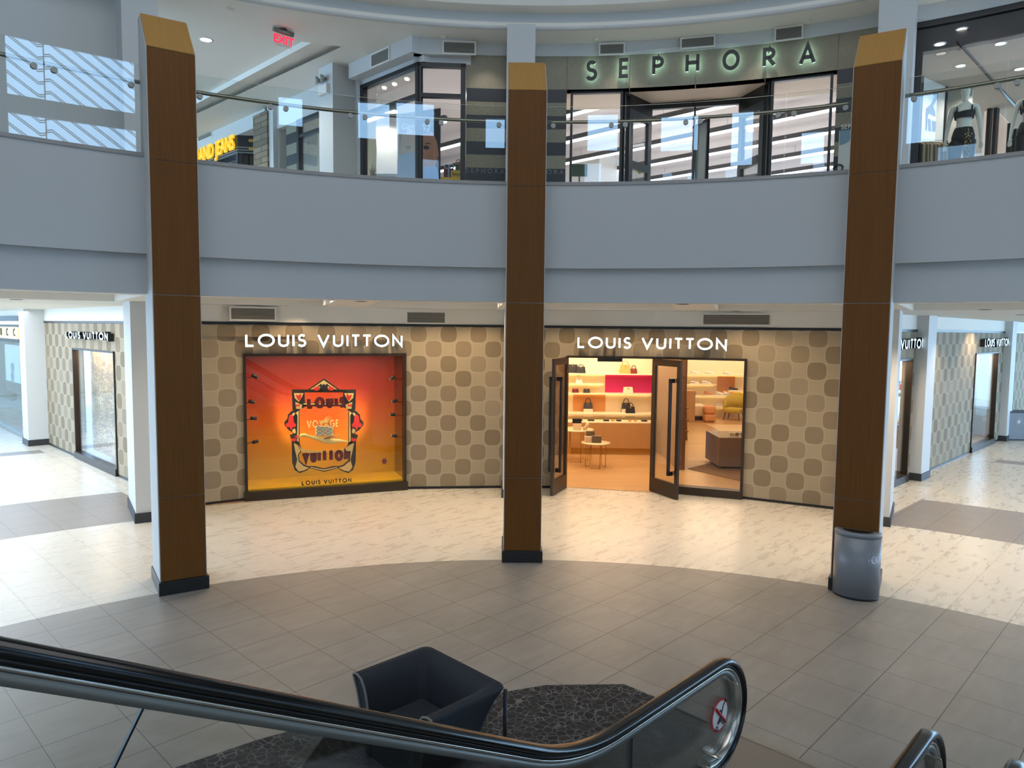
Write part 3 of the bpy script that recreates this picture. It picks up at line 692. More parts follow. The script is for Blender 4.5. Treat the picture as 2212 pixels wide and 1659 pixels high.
for k in range(4):
    mb = MB(); mb.tube([E(900, 940 - k * 4, -.3), E(990, 922 - k * 8, -.3), E(1056, 912 - k * 10 + 24, -.3)], [.016, .014, .003], 8, scale=(1, .4)); build('wing_feather', mb, M_goose if k % 2 else M_maroon, root)
# chequered handbag riding on the goose
M_damier, nt, b_ = new('pale_chequer_leather'); n_ = NB(nt); x_, y_, z_, P_ = n_.pos()
ck = nt.nodes.new('ShaderNodeTexChecker'); ck.inputs['Scale'].default_value = 30; ck.inputs['Color1'].default_value = (*lin((232, 222, 196)), 1); ck.inputs['Color2'].default_value = (*lin((168, 158, 130)), 1)
tc_ = nt.nodes.new('ShaderNodeTexCoord'); nt.links.new(tc_.outputs['Object'], ck.inputs[0]); nt.links.new(ck.outputs[0], b_.inputs['Base Color'])
a_, b2_, c2_, d2_ = E(812, 898, -.4), E(990, 902, -.4), E(986, 812, -.4), E(812, 800, -.4)
root = empty('display_handbag', a_, 'pale chequered handbag carried on the back of the paper goose', 'handbag')
mb = MB(); mb.prism([a_, b2_, c2_, d2_], F.n * .1); build('body', mb, M_damier, root, bevel=.012)
mb = MB(); mb.prism([E(820, 806, -.3), E(900, 838, -.3), E(980, 862, -.3), E(984, 816, -.3)], F.n * .012); build('flap', mb, M_damier, root)
mb = MB(); mb.tube([E(820, 802, -.34), E(850, 780, -.34), E(880, 772, -.34), E(940, 790, -.34), E(984, 812, -.34), E(1000, 860, -.34), E(1002, 902, -.34)], .008, 6); build('chain', mb, M_gold, root)
# side spotlights
def spot_fixture(px, py, side, lab):
    c_ = E(px, py, -.35); tgt = E(898, 760, -.8); dv = (tgt - c_).normalized()
    root = empty('display_spotlight', c_, lab, 'spotlight', 'small black spotlights at the sides of the orange display')
    mb = MB(); mb.tube([c_ - dv * .06, c_ + dv * .05], .034, 12); build('lamp_body', mb, M_black, root)
    mb = MB(); mb.tube([c_ + dv * .05, c_ + dv * .053], .027, 12); build('lens', mb, mat_lens, root)
    mb = MB(); wall = E(px, py, -.35); uu = F.px(510 + px * .21099, 750 + py * .21099, -.35)[0]; e_ = F.pt(ua if side < 0 else ub, c_.z - .03, -.35); mb.tube([c_, e_], .008, 6); build('arm', mb, M_black, root)
    L = bpy.data.lights.new('display_spot', 'SPOT'); L.energy = 29; L.color = (1, .82, .5); L.spot_size = 1.5; L.spot_blend = .9; L.shadow_soft_size = .03
    o = bpy.data.objects.new('display_spot', L); COL.objects.link(o); o.location = c_ + dv * .06; o.rotation_euler = dv.to_track_quat('-Z', 'Y').to_euler()
mat_lens = mat('lamp_lens', (255, 240, 210), .2, emit=(255, 230, 180), es=2)
for px_, py_, sd, lb in [(192, 300, -1, 'topmost of the black spotlights on the far side of the display'), (162, 560, -1, 'second black spotlight down on the display side nearest the left pillar'), (182, 728, -1, 'third black spotlight down on the display side nearest the left pillar'),
        (200, 968, -1, 'lowest black spotlight on the display side nearest the left pillar'), (1598, 316, 1, 'topmost black spotlight on the display side nearest the middle pillar'), (1622, 552, 1, 'second black spotlight down on the side nearest the middle pillar'),
        (1602, 690, 1, 'third black spotlight down on the side nearest the middle pillar'), (1618, 906, 1, 'lowest black spotlight on the side nearest the middle pillar')]:
    spot_fixture(px_, py_, sd, lb)
area('display_strip_light', F.pt(F.L / 2, ZT + .02, -.3), 2.6, 26, (1, .82, .45), rot=(0, 0, math.atan2(F.u.y, F.u.x)), size_y=.2)
# sill lettering and small decal
root = empty('sill_lettering', E(930, 1440, -.1), 'black cut-out name lettering lying along the front of the yellow display floor', 'lettering')
a_ = F.pt(*F.px(510 + 672 * .21099, 750 + 1440 * .21099, -.1), -.1); b2_ = F.pt(*F.px(510 + 1180 * .21099, 750 + 1425 * .21099, -.1), -.1); a_.z = b2_.z = .201
letters('LOUIS VUITTON', root, lambda x: (a_ + F.u * x, F.u, F.n), .085, .018, .012, [M_black, M_black], gap=.3, total=(b2_ - a_).length)
mb = MB(); c_ = E(1518, 1168, -.028); mb.prism([c_ + F.u * (.05 * math.cos(t) * (1 + .15 * math.cos(6 * t))) + Vector((0, 0, .06 * math.sin(t) * (1 + .12 * math.cos(6 * t)))) for t in [2 * PI * j / 24 for j in range(24)]], F.n * .002)
build('glass_decal', mb, mat('plum_ink', (96, 40, 48), .5), origin=c_, label='tiny plum coloured emblem sticker low on the orange display glass', cat='sticker')
# ---------------- entrance
def door(name, H, T, label, flip):
    Fd = Frame(H, T) if not flip else Frame(T, H); L = Fd.L; z1 = 2.72
    root = empty(name, Vector((H[0], H[1], 0)), label, 'door', kind='structure')
    mb = MB(); Fd.box(mb, 0, L, .01, .30, -.025, .025); Fd.box(mb, 0, L, z1 - .13, z1, -.025, .025); Fd.box(mb, 0, .09, .3, z1 - .13, -.025, .025); Fd.box(mb, L - .09, L, .3, z1 - .13, -.025, .025)
    build('door_frame', mb, M_bronze, root)
    mb = MB(); Fd.box(mb, .09, L - .09, .3, z1 - .13, -.006, .006); build('door_glass', mb, M_shopglass, root)
    uh = (L - .17) if not flip else .17
    for sd in (1, -1):
        mb = MB(); Fd.box(mb, uh - .03, uh + .03, .46, 2.36, .09 if sd > 0 else -.13, .13 if sd > 0 else -.09)
        for zz in (.46, 2.28): Fd.box(mb, uh - .03, uh + .03, zz, zz + .08, .02 if sd > 0 else -.13, .13 if sd > 0 else -.02)
        build('pull_handle', mb, M_black, root)
door('door_1', (1.14, 14.86), (.80, 14.08), 'open bronze glass door leaf nearest the middle pillar', True)
door('door_2', (2.873, 14.66), (3.24, 13.86), 'open bronze glass door leaf nearest the glass side panel', False)
F = FSIDE; mb = MB()
F.box(mb, .12, F.L, 0, .16, -.12, .10); F.box(mb, F.L - .05, F.L, .1, DH, -.12, .05); F.box(mb, 0, F.L, DH - .025, DH + .02, -.12, .04)
FDOOR.box(mb, 0, FDOOR.L, DH - .025, DH + .02, -.12, .04); FDOOR.box(mb, -.03, .02, 0, DH, -.15, .03); F.box(mb, -.02, .05, 0, DH, -.12, .03)
struct('window_2', mb, M_bronze)
mb = MB(); F.box(mb, .05, F.L - .05, .16, DH - .02, -.03, -.02); struct('window_3', mb, M_shopglass)
mb = MB(); u_a, z_a = FDOOR.px(1291, 778); u_b, _ = FDOOR.px(1345, 778); FDOOR.box(mb, u_a, u_b, z_a - .03, DH - .02, -.2, -.05)
build('door_sensor', mb, M_black, origin=FDOOR.pt((u_a + u_b) / 2, z_a, -.1), label='flat black sensor box fixed above the open shop doorway', cat='sensor')
# ---------------- shop interior
M_oak, nt, b_ = new('oak_planks'); n_ = NB(nt); x_, y_, z_, P_ = n_.pos()
br = nt.nodes.new('ShaderNodeTexBrick'); br.inputs['Scale'].default_value = 1.; br.inputs['Brick Width'].default_value = 1.6; br.inputs['Row Height'].default_value = .16; br.inputs['Mortar Size'].default_value = .004
br.inputs['Color1'].default_value = (*lin((190, 148, 96)), 1); br.inputs['Color2'].default_value = (*lin((206, 164, 110)), 1); br.inputs['Mortar'].default_value = (*lin((140, 100, 60)), 1)
nt.links.new(P_, br.inputs[0]); nt.links.new(n_.mix(n_.m('MULTIPLY', n_.noise(n_.comb(n_.m('MULTIPLY', x_, 1.), n_.m('MULTIPLY', y_, 9.), 0.), 2., 4), .4), br.outputs[0], lin((168, 122, 74))), b_.inputs['Base Color']); b_.inputs['Roughness'].default_value = .35
mb = MB(); mb.poly([(-5.7, 13.0, .006), (-2, 14.75, .006), (1, 14.95, .006), (4.6, 14.15, .006), (6.0, 13.3, .006), (20, 27.3, .006), (20, 29, .006), (-20, 29, .006), (-20, 27, .006)]); struct('floor_shop', mb, M_oak)
mb = MB(); mb.poly([(-5.7, 13.0, 3.1), (-2, 14.85, 3.1), (1, 15.05, 3.1), (4.6, 14.25, 3.1), (6.0, 13.3, 3.1), (20, 27.3, 3.1), (20, 29, 3.1), (-20, 29, 3.1), (-20, 27, 3.1)][::-1]); struct('ceiling_shop', mb, M_cream)
def cx4(x): return 1160 + x / 4.607
def cy4(y): return 740 + y / 4.607
Bk = Frame((-3., 19.9), (9., 19.9))
def b4(x, y, d=0.): u, z = Bk.px(cx4(x), cy4(y), d); return u, z
mb = MB(); Bk.box(mb, 0, 7.1, 0, 3.1, -.2, 0); struct('wall_shop_back', mb, M_cream)
mb = MB(); mb.box((-.02, 17.4, 1.55), (.1, 5., 3.1)); struct('wall_shop_side', mb, M_cream)
mb = MB(); mb.box((4.02, 18.4, 1.55), (.16, 3.0, 3.1)); struct('wall_shop_partition', mb, mat('walnut_panel', (122, 84, 48), .5, noise=.1))
Sk = Frame((2., 27.5), (14., 27.5))
mb = MB(); Sk.box(mb, 0, 12, 0, 3.1, -.2, 0); struct('wall_shoe_display', mb, M_cream)
def panel(F, a, b, d, M, name, label):
    mb = MB(); F.box(mb, a[0], b[0], b[1], a[1], 0, d); return build(name, mb, M, origin=F.pt((a[0] + b[0]) / 2, b[1]), label=label, cat='wall panel')
panel(Bk, b4(680, 320), b4(1160, 503), .02, mat('magenta_panel', (206, 38, 108), .5), 'wall_panel_magenta', 'bright magenta back panel behind the quilted cream bag')
panel(Bk, b4(360, 515), b4(675, 700), .02, mat('apricot_panel', (214, 146, 82), .5), 'wall_panel_apricot', 'apricot back panel behind the grey and cream handbag')
M_led = mat('warm_led', (255, 230, 180), .4, emit=(255, 226, 160), es=5)
M_shelf = mat('glass_shelf', (244, 226, 190), .3)
def shelf(F, a, b, depth, label, n_led=True, group='lit display shelves'):
    u0, z0 = a; u1, z1 = b; z0 = (z0 + z1) / 2
    root = empty('display_shelf', F.pt((u0 + u1) / 2, z0), label, 'shelf', group)
    mb = MB(); F.box(mb, u0, u1, z0 - .03, z0, .0, depth); build('board', mb, M_shelf, root)
    mb = MB(); F.box(mb, u0 + .02, u1 - .02, z0 - .045, z0 - .031, .02, .05); build('light_strip', mb, M_led, root); return z0
zs1 = shelf(Bk, b4(240, 308, .3), b4(1160, 308, .3), .35, 'long top bag shelf with the tan and burgundy bags')
zs2 = shelf(Bk, b4(300, 408, .3), b4(665, 408, .3), .35, 'short shelf carrying the small mint bag')
zs3 = shelf(Bk, b4(240, 505, .3), b4(1160, 505, .3), .35, 'long middle shelf under the magenta panel')
zs4 = shelf(Bk, b4(240, 698, .3), b4(1160, 698, .3), .45, 'lowest long shelf with the black handbags')
def handbag(w, h, d, M, handle, name, label, px=None, F=None, zb_=0., dd=.15, M2=None, x=None):
    u = F.px(px, 850, dd)[0]; o = F.pt(u, zb_, dd); root = empty('handbag', o, label, 'handbag', 'handbags on the lit shelves')
    mb = MB(); W_ = w / 2; T_ = w / 2 * .86
    mb.hexa([o - F.u * W_ - F.n * (-d / 2), o + F.u * W_ + F.n * (d / 2), o + F.u * W_ - F.n * (d / 2), o - F.u * W_ - F.n * (d / 2)] + [o - F.u * T_ + F.n * (d / 4) + Vector((0, 0, h)), o + F.u * T_ + F.n * (d / 4) + Vector((0, 0, h)), o + F.u * T_ - F.n * (d / 4) + Vector((0, 0, h)), o - F.u * T_ - F.n * (d / 4) + Vector((0, 0, h))])
    build('body', mb, M, root, bevel=.012)
    if M2: mb = MB(); c = o + F.n * (d / 2 + .0); mb.hexa([c - F.u * W_ * .98 + Vector((0, 0, 0)), c + F.u * W_ * .98, c + F.u * W_ * .98 - F.n * .01, c - F.u * W_ * .98 - F.n * .01] + [q + Vector((0, 0, h * .36)) for q in (c - F.u * W_ * .98, c + F.u * W_ * .98, c + F.u * W_ * .98 - F.n * .01, c - F.u * W_ * .98 - F.n * .01)]); build('base_band', mb, M2, root)
    if handle:
        mb = MB(); mb.tube([o + F.u * (w * .28 * math.cos(a)) + Vector((0, 0, h + handle * math.sin(a))) for a in [PI * k / 10 for k in range(11)]], .011, 6); build('handle', mb, M, root)
    mb = MB(); c = o + F.n * (d / 4 + .012) + Vector((0, 0, h * .82)); mb.tube([c - F.u * .02, c + F.u * .02], .012, 6); build('clasp', mb, M_gold, root)
    return root
M_blk = mat('black_leather', (26, 24, 24), .4); M_tan = mat('tan_leather', (216, 154, 78), .45); M_burg = mat('burgundy_leather', (112, 24, 28), .4)
M_mint = mat('mint_leather', (222, 226, 206), .4); M_cr = mat('cream_leather', (232, 204, 168), .5); M_gr = mat('charcoal_leather', (58, 56, 56), .45)
handbag(.3, .23, .14, M_blk, 0, 'a', 'black bag with chain at the end of the top shelf, partly hidden by another', cx4(350), Bk, zs1, .12)
handbag(.26, .18, .12, M_blk, .05, 'b', 'smaller black chain bag in front on the top shelf', cx4(432), Bk, zs1, .24)
handbag(.29, .24, .15, M_tan, .1, 'c', 'tan handbag with round handle on the top shelf', cx4(872), Bk, zs1, .18)
handbag(.19, .14, .1, M_burg, .08, 'd', 'small burgundy handbag next to the tan one', cx4(957), Bk, zs1, .2)
handbag(.19, .15, .1, M_mint, .06, 'e', 'small pale mint bag on the short shelf', cx4(415), Bk, zs2, .18)
handbag(.19, .11, .08, M_burg, 0, 'f', 'small dark red patterned clutch under the short shelf', cx4(381), Bk, zs3, .2)
handbag(.19, .11, .08, M_gr, 0, 'g', 'small brown patterned clutch beside the dark red clutch', cx4(493), Bk, zs3, .2)
handbag(.28, .17, .12, M_cr, 0, 'h', 'cream quilted bag in front of the magenta panel', cx4(905), Bk, zs3, .2)
handbag(.26, .26, .13, M_gr, .12, 'i', 'charcoal and cream handbag in front of the apricot panel', cx4(510), Bk, zs4, .2, M_cr)
handbag(.25, .26, .13, M_gr, .12, 'j', 'charcoal and cream handbag behind the black one', cx4(888), Bk, zs4, .14, M_cr)
handbag(.26, .18, .13, M_blk, .1, 'k', 'black handbag with cream strap at the front of the lowest shelf', cx4(932), Bk, zs4, .32)
# counter with vitrine
Ck = Frame((-3., 18.9), (9., 18.9)); cu0, cz = Ck.px(cx4(300), cy4(790)); cu1, _ = Ck.px(cx4(1150), cy4(790)); ck0 = Ck.px(cx4(700), cy4(1050))[1]
root = empty('display_counter', Ck.pt((cu0 + cu1) / 2, 0, -.3), 'long oak display counter with glass vitrine top facing the doorway', 'counter')
M_oakp = mat('oak_panel', (188, 140, 84), .5, noise=.12, nscale=5)
mb = MB(); Ck.box(mb, cu0, cu1 + .1, ck0, cz - .02, -.6, 0); build('body', mb, M_oakp, root)
mb = MB(); Ck.box(mb, cu0 + .05, cu1 + .1, 0, ck0 - .01, -.55, -.12); build('plinth', mb, mat('gold_plinth', (214, 160, 62), .4), root, label='gold coloured plinth')
mb = MB(); Ck.box(mb, cu0, cu1 + .1, cz - .02, cz, -.6, 0); build('display_tray', mb, M_cream, root)
mb = MB(); Ck.box(mb, cu0, cu1 + .1, cz, cz + .14, -.6, 0); build('vitrine', mb, M_shopglass, root)
for x_c, w_c in [(420, .17), (538, .17), (690, .15), (755, .08), (815, .12), (925, .07), (980, .07), (1068, .15)]:
    u = Ck.px(cx4(x_c), cy4(768), -.25)[0]; mb = MB(); Ck.box(mb, u - w_c / 2, u + w_c / 2, cz + .001, cz + .035, -.35, -.22)
    build('leather_wallet', mb, M_blk if w_c > .08 else M_tan, origin=Ck.pt(u, cz, -.28), label='small leather wallet lying in the glass counter top', cat='wallet', group='wallets in the counter vitrine', bevel=.005)
# nesting tables with brass legs
def brass_table(x, y, r, h, label):
    root = empty('side_table', (x, y, .006), label, 'table', 'round brass legged tables inside the doorway')
    mb = MB(); mb.lathe([(0, h - .02), (r, h - .02), (r, h), (0, h)], (x, y, 0.006), 40); build('table_top', mb, mat('stone_top', (226, 206, 160), .25), root)
    for k in range(3):
        a = 2 * PI * k / 3 + .4; c = Vector((x + r * .62 * math.cos(a), y + r * .62 * math.sin(a), .01)); t = Vector((-math.sin(a), math.cos(a), 0)) * r * .3
        mb = MB(); mb.tube([c - t + Vector((0, 0, h - .02)), c - t, c + t, c + t + Vector((0, 0, h - .02))], .009, 6); build('leg', mb, M_gold, root)
    return root
tA = brass_table(1.62, 18.0, .44, .80, 'taller round brass legged table behind the open door'); tB = brass_table(2.02, 17.15, .35, .60, 'lower round brass legged table in the shop doorway')
def bx(name, x, y, z, w, d, h, M, lab, cat, rz=0., group=None, bevel=.006):
    mb = MB(); mb.box((x, y, z + h / 2), (w, d, h), rz=rz); return build(name, mb, M, origin=(x, y, z), label=lab, cat=cat, group=group, bevel=bevel)
bx('gift_box', 1.63, 17.85, .81, .2, .14, .16, M_cr, 'cream box supporting the black bag on the taller table', 'box')
bx('clutch_bag', 1.62, 17.84, .97, .22, .07, .12, M_blk, 'black clutch bag standing on the cream box', 'handbag')
mb = MB(); mb.tube([Vector((1.78, 17.8, .83)), Vector((1.84, 17.76, .87)), Vector((1.88, 17.74, .96)), Vector((1.86, 17.76, 1.02))], [.03, .05, .05, .02], 8); build('high_top_shoe', mb, M_cr, origin=(1.8, 17.8, .81), label='pale patterned ankle boot beside the black clutch', cat='shoe')
bx('gift_box', 1.86, 17.2, .61, .2, .14, .13, M_cr, 'cream box at the back of the lower table', 'box'); bx('brown_box', 2.03, 17.1, .61, .22, .12, .16, mat('taupe_leather', (112, 92, 70), .5), 'taupe box at the front of the lower table', 'box'); bx('brown_box', 1.9, 17.28, .74, .2, .1, .12, MATS['taupe_leather'], 'taupe box raised behind on the lower table', 'box')
# shoe wall
def b5(x, y, d=0.): return Sk.px(1390 + x / 4.607, 740 + y / 4.607, d)
zz1 = shelf(Sk, b5(380, 318, .3), b5(1030, 322, .3), .35, 'top glowing shoe shelf on the far wall', group='glowing shoe shelves'); zz2 = shelf(Sk, b5(380, 412, .3), b5(730, 416, .3), .35, 'short second glowing shoe shelf', group='glowing shoe shelves')
zz3 = shelf(Sk, b5(380, 528, .3), b5(1030, 530, .3), .35, 'long third glowing shoe shelf', group='glowing shoe shelves'); zz4 = shelf(Sk, b5(860, 483, .3), b5(1030, 483, .3), .35, 'small glowing shelf carrying one sandal', group='glowing shoe shelves'); zz5 = shelf(Sk, b5(540, 636, .3), b5(830, 640, .3), .4, 'lowest glowing shoe shelf near the floor', group='glowing shoe shelves')
panel(Sk, b5(735, 335), b5(905, 520), .02, MATS['apricot_panel'], 'wall_panel_orange', 'orange back panel behind the white shoes')
M_shoe = mat('pale_shoe', (232, 222, 205), .6); M_darkshoe = mat('dark_shoe', (60, 46, 38), .5); M_tanshoe = mat('tan_shoe', (206, 140, 84), .5)
def shoe(M):
    root = empty('shoe', (0, 0, 0), 'shoe', 'shoe', 'shoes on the glowing shelves')
    mb = MB(); pr = []
    for x, r, z in [(-.14, .02, .05), (-.12, .042, .065), (-.06, .046, .07), (0, .045, .06), (.07, .046, .042), (.12, .04, .036), (.15, .015, .03)]: pr.append((x, r, z))
    mb.tube([(x, 0, z) for x, r, z in pr], [r for x, r, z in pr], 10, scale=(1, .9)); build('upper', mb, M, root)
    mb = MB(); mb.prism([(-.15, -.035, 0), (.08, -.05, 0), (.15, -.03, 0), (.165, 0, 0), (.15, .03, 0), (.08, .05, 0), (-.15, .035, 0)], (0, 0, .025)); build('sole', mb, M_shoe, root)
    mb = MB(); mb.tube([(-.1, 0, .09), (-.1, 0, .125)], [.036, .04], 10); build('collar', mb, M, root); return root
sh = {0: shoe(M_shoe), 1: shoe(M_darkshoe), 2: shoe(M_tanshoe)}; used_ = set()
for x_s, z_s, k_s, lb in [(505, zz1, 0, 'pale shoe at the inner end of the top glowing shelf'), (650, zz1, 0, 'pale shoe in the middle of the top glowing shelf'), (830, zz1, 0, 'pale shoe at the outer end of the top glowing shelf'),
        (505, zz2, 0, 'pale shoe at the inner end of the second shelf'), (622, zz2, 0, 'pale shoe at the outer end of the second shelf'), (480, zz3, 1, 'dark shoe at the inner end of the third shelf'), (650, zz3, 2, 'tan shoe on the third shelf'),
        (765, zz3, 0, 'first of the white pair in front of the orange panel'), (838, zz3, 0, 'second of the white pair in front of the orange panel'), (895, zz4, 1, 'dark sandal alone on the small shelf'), (575, zz5, 0, 'pale shoe on the lowest shelf behind the bench'), (765, zz5, 0, 'pale shoe on the lowest shelf beside the armchair')]:
    s_ = sh[k_s] if k_s not in used_ else copy_tree(sh[k_s]); used_.add(k_s)
    u = Sk.px(1390 + x_s / 4.607, 850, .18)[0]; place(s_, Sk.pt(u, z_s, .18), .15, lb, sc=1.25)
# seating at the back of the shop
M_olive = mat('mustard_velvet', (188, 160, 44), .8); M_peach = mat('peach_leather', (222, 152, 96), .6); M_ivory = mat('ivory_boucle', (238, 220, 180), .9)
def armchair(x, y, rz):
    root = empty('armchair', (0, 0, 0), 'mustard velvet armchair with rounded back by the shoe wall', 'armchair')
    mb = MB(); mb.box((0, 0, .36), (.62, .6, .18)); build('seat', mb, M_olive, root, bevel=.06)
    mb = MB(); N = 10; i0 = 0
    path = [(Vector((.3 * math.sin(a) * 1.05, .26 * math.cos(a) + .06, 0)), Vector((math.sin(a), math.cos(a), 0)), Vector((0, 0, 1))) for a in [D(-105 + 210 * k / 14) for k in range(15)]]
    hs = [.55 + .45 * max(0, math.cos(D(-105 + 210 * k / 14))) ** .6 for k in range(15)]
    for k in range(15):
        o_, ax_, _ = path[k]
        for dx_, z_ in ((0, .3), (.09, .3), (.11, hs[k]), (.02, hs[k])): mb.v.append(o_ + ax_ * dx_ + Vector((0, 0, z_)))
    for k in range(14):
        for q in range(4): mb.face((k * 4 + q, k * 4 + (q + 1) % 4, k * 4 + 4 + (q + 1) % 4, k * 4 + 4 + q), 0, sm=True)
    mb.face((0, 1, 2, 3)); mb.face((59, 58, 57, 56)); build('backrest', mb, M_olive, root)
    for sx, sy in ((-1, -1), (1, -1), (-1, 1), (1, 1)):
        mb = MB(); mb.tube([(sx * .24, sy * .22, .28), (sx * .3, sy * .27, 0)], [.022, .014], 8); build('leg', mb, mat('walnut_leg', (96, 54, 28), .5) if 'walnut_leg' not in MATS else MATS['walnut_leg'], root)
    place(root, (x, y, .006), rz)
p_ = fl(1390 + 895 / 4.607, 740 + 760 / 4.607); armchair(p_.x - .1, p_.y - .35, D(-35))
p_ = fl(1390 + 652 / 4.607, 740 + 788 / 4.607); root = empty('pouf', (p_.x, p_.y, .006), 'stacked peach leather pouf in front of the shoe wall', 'pouf')
for zz in (0, .29):
    mb = MB(); mb.box((p_.x, p_.y, .006 + zz + .15), (.42, .4, .29)); build('cushion', mb, M_peach, root, bevel=.08)
p_ = fl(1390 + 540 / 4.607, 740 + 770 / 4.607); bx('bench', p_.x, p_.y + .1, .15, .5, .6, .42, M_ivory, 'ivory upholstered bench beside the peach pouf', 'bench', bevel=.06)
bx('bench_plinth', p_.x, p_.y + .1, .006, .44, .5, .144, M_gr, 'dark plinth under the ivory bench', 'plinth')
p_ = fl(1390 + 460 / 4.607, 740 + 790 / 4.607); bx('cash_desk', p_.x, p_.y + .2, .006, .34, .5, 1.12, M_oakp, 'pale oak desk beyond the ladder display', 'desk')
p_ = fl(1390 + 405 / 4.607, 740 + 975 / 4.607); root = empty('ladder_display', (p_.x, p_.y, 0), 'dark walnut stepped shelf unit behind the open glass door', 'shelf unit')
mb = MB(); mb.prism([(p_.x - .35, p_.y, .006), (p_.x + .1, p_.y, .006), (p_.x + .02, p_.y, 1.62), (p_.x - .35, p_.y, 1.62)], (0, .04, 0)); build('side_panel', mb, MATS['walnut_panel'], root)
for zz in (.3, .65, 1.0): mb = MB(); mb.box((p_.x - .14, p_.y - .12, zz), (.4, .26, .03)); build('shelf', mb, MATS['walnut_panel'], root)
# glass topped counter by the side panel
a_ = fl(1390 + 745 / 4.607, 740 + 1265 / 4.607); root = empty('vitrine_counter', (a_.x + .6, a_.y + .5, 0), 'grey oak counter with glass top and sunglasses behind the side window', 'counter')
mb = MB(); mb.box((a_.x + .85, a_.y + .6, .42), (1.7, 1.2, .7)); build('body', mb, mat('grey_oak', (150, 122, 90), .5, noise=.1, nscale=6), root, bevel=.01)
mb = MB(); mb.box((a_.x + .85, a_.y + .6, .85), (1.7, 1.2, .16)); build('glass_top', mb, M_shopglass, root)
mb = MB(); mb.box((a_.x + .85, a_.y + .6, .04), (1.5, 1.0, .07)); build('plinth', mb, M_gr, root)
for k, (dx_, dy_) in enumerate([(.45, .3), (.62, .42)]):
    root = empty('sunglasses', (a_.x + dx_, a_.y + dy_, .775), ('pair of black sunglasses nearest the glass counter edge', 'second pair of black sunglasses further back in the counter')[k], 'sunglasses')
    for s_ in (-1, 1):
        mb = MB(); c_ = Vector((a_.x + dx_ + s_ * .055, a_.y + dy_, .80)); mb.tube([c_ + Vector((.04 * math.cos(t), .012, .025 * math.sin(t))) for t in [2 * PI * j / 10 for j in range(10)]], .008, 5, closed=True); build('lens_rim', mb, M_black, root)
    mb = MB(); mb.tube([(a_.x + dx_ - .1, a_.y + dy_ + .01, .81), (a_.x + dx_ - .09, a_.y + dy_ + .13, .79)], .005, 5); mb.tube([(a_.x + dx_ + .1, a_.y + dy_ + .01, .81), (a_.x + dx_ + .09, a_.y + dy_ + .13, .79)], .005, 5); build('temple', mb, M_black, root)
mb = MB(); q_ = [fl(1390 + x / 4.607, 740 + y / 4.607, .012) for x, y in [(440, 1255), (760, 1180), (1100, 1180), (1130, 1420), (985, 1382)]]; mb.prism(q_, (0, 0, .008)); build('floor_rug', mb, mat('brown_stripe_rug', (136, 100, 66), .9, noise=.2, nscale=20), origin=q_[0], label='flat brown rug under the glass topped counter', cat='rug')
area('shop_light', (2.2, 17.4, 3.05), 4.2, 150, WARM2, size_y=3.6); area('shop_light', (7.0, 21.0, 3.05), 5, 230, WARM2, size_y=7); area('shop_wall_wash', (2.2, 19.0, 3.0), 4, 40, WARM2, rot=(D(50), 0, 0), size_y=.3)
area('shop_wall_wash', (8.0, 26.4, 3.0), 6, 80, WARM2, rot=(D(50), 0, 0), size_y=.3)
# ================================================================ upper level shops
M_sephpanel = M_beige
# long limestone sign band over the entrance, faceted joints
phs = [apx(x, 150, WR)[0] for x in (1225, 1361, 1503, 1653, 1809)]
phL = apx(1008, 130, WR)[0]; phR = apx(1908, 90, WR)[0]
mb = MB(); mb.arc(WR, WR + .25, zb, zt, phL, phs[0] - .0006, 8)
for a, b in zip(phs, phs[1:]): mb.arc(WR, WR + .25, zb, zt, a + .0006, b - .0006, 6)
mb.arc(WR + .012, WR + .26, zb, zt, phL + .01, phR, 24)
mb.arc(WR, WR + .25, zb, zt, phs[4] + .0006, phR + .03, 5)
struct('wall_sign_band', mb, M_beige)
mb = MB(); mb.arc(WR - .03, WR + .3, zt - .01, CEILZ, D(-8.6), phR + .05, 40); struct('wall_above_sign_band', mb, M_white)
# striped stone piers
mb = MB(); mb.arc(WR, WR + .45, 5.37, zb, phL, phs[0], 8); mb.arc(WR, WR + .45, 5.37, zb, phs[4], phR + .03, 6); struct('wall_striped', mb, M_stripe)
# entrance soffit
mb = MB(); mb.arc(WR + .02, WR + 1.35, zb + .002, zb + .06, phs[0], phs[4], 20); struct('ceiling_entrance', mb, mat('warm_stone_soffit', (196, 178, 160), .6, noise=.06, nscale=4))
# black framed entrance glazing
def wall_frame(F, u0, u1, z0, z1, fw, dd=.09, rails=(), name='window_frame', glass=True):
    mb = MB(); F.box(mb, u0, u0 + fw, z0, z1, -dd / 2, dd / 2); F.box(mb, u1 - fw, u1, z0, z1, -dd / 2, dd / 2); F.box(mb, u0 + fw, u1 - fw, z1 - fw, z1, -dd / 2, dd / 2)
    for r in rails: F.box(mb, u0 + fw, u1 - fw, r - fw / 2, r + fw / 2, -dd / 2, dd / 2)
    g = None
    if glass: g = MB(); F.box(g, u0 + fw, u1 - fw, z0, z1 - fw, -.006, .006)
    return mb, g
def pt_at(px, py, R): a, _ = apx(px, py, R); p = pol(R, a); return (p.x, p.y)
q1, q2, q3, q4 = pt_at(1232, 250, WR + .14), pt_at(1345, 250, WR + .14), pt_at(1358, 250, WR + .40), pt_at(1405, 250, WR + 1.12)
q5, q6, q7, q8 = pt_at(1600, 250, WR + 1.12), pt_at(1652, 250, WR + .40), pt_at(1664, 250, WR + .14), pt_at(1797, 250, WR + .14)
nwin = 4
def glaze(P, Q, z0, z1, fw, lab, rails=(), cat='window'):
    global nwin
    F = Frame(P, Q); mb, g = wall_frame(F, 0, F.L, z0, z1, fw, rails=rails)
    root = empty('window_%d' % nwin, F.pt(F.L / 2, z0), lab, cat, kind='structure'); nwin += 1
    build('window_frame', mb, M_black, root); build('pane', g, M_shopglass, root); return F
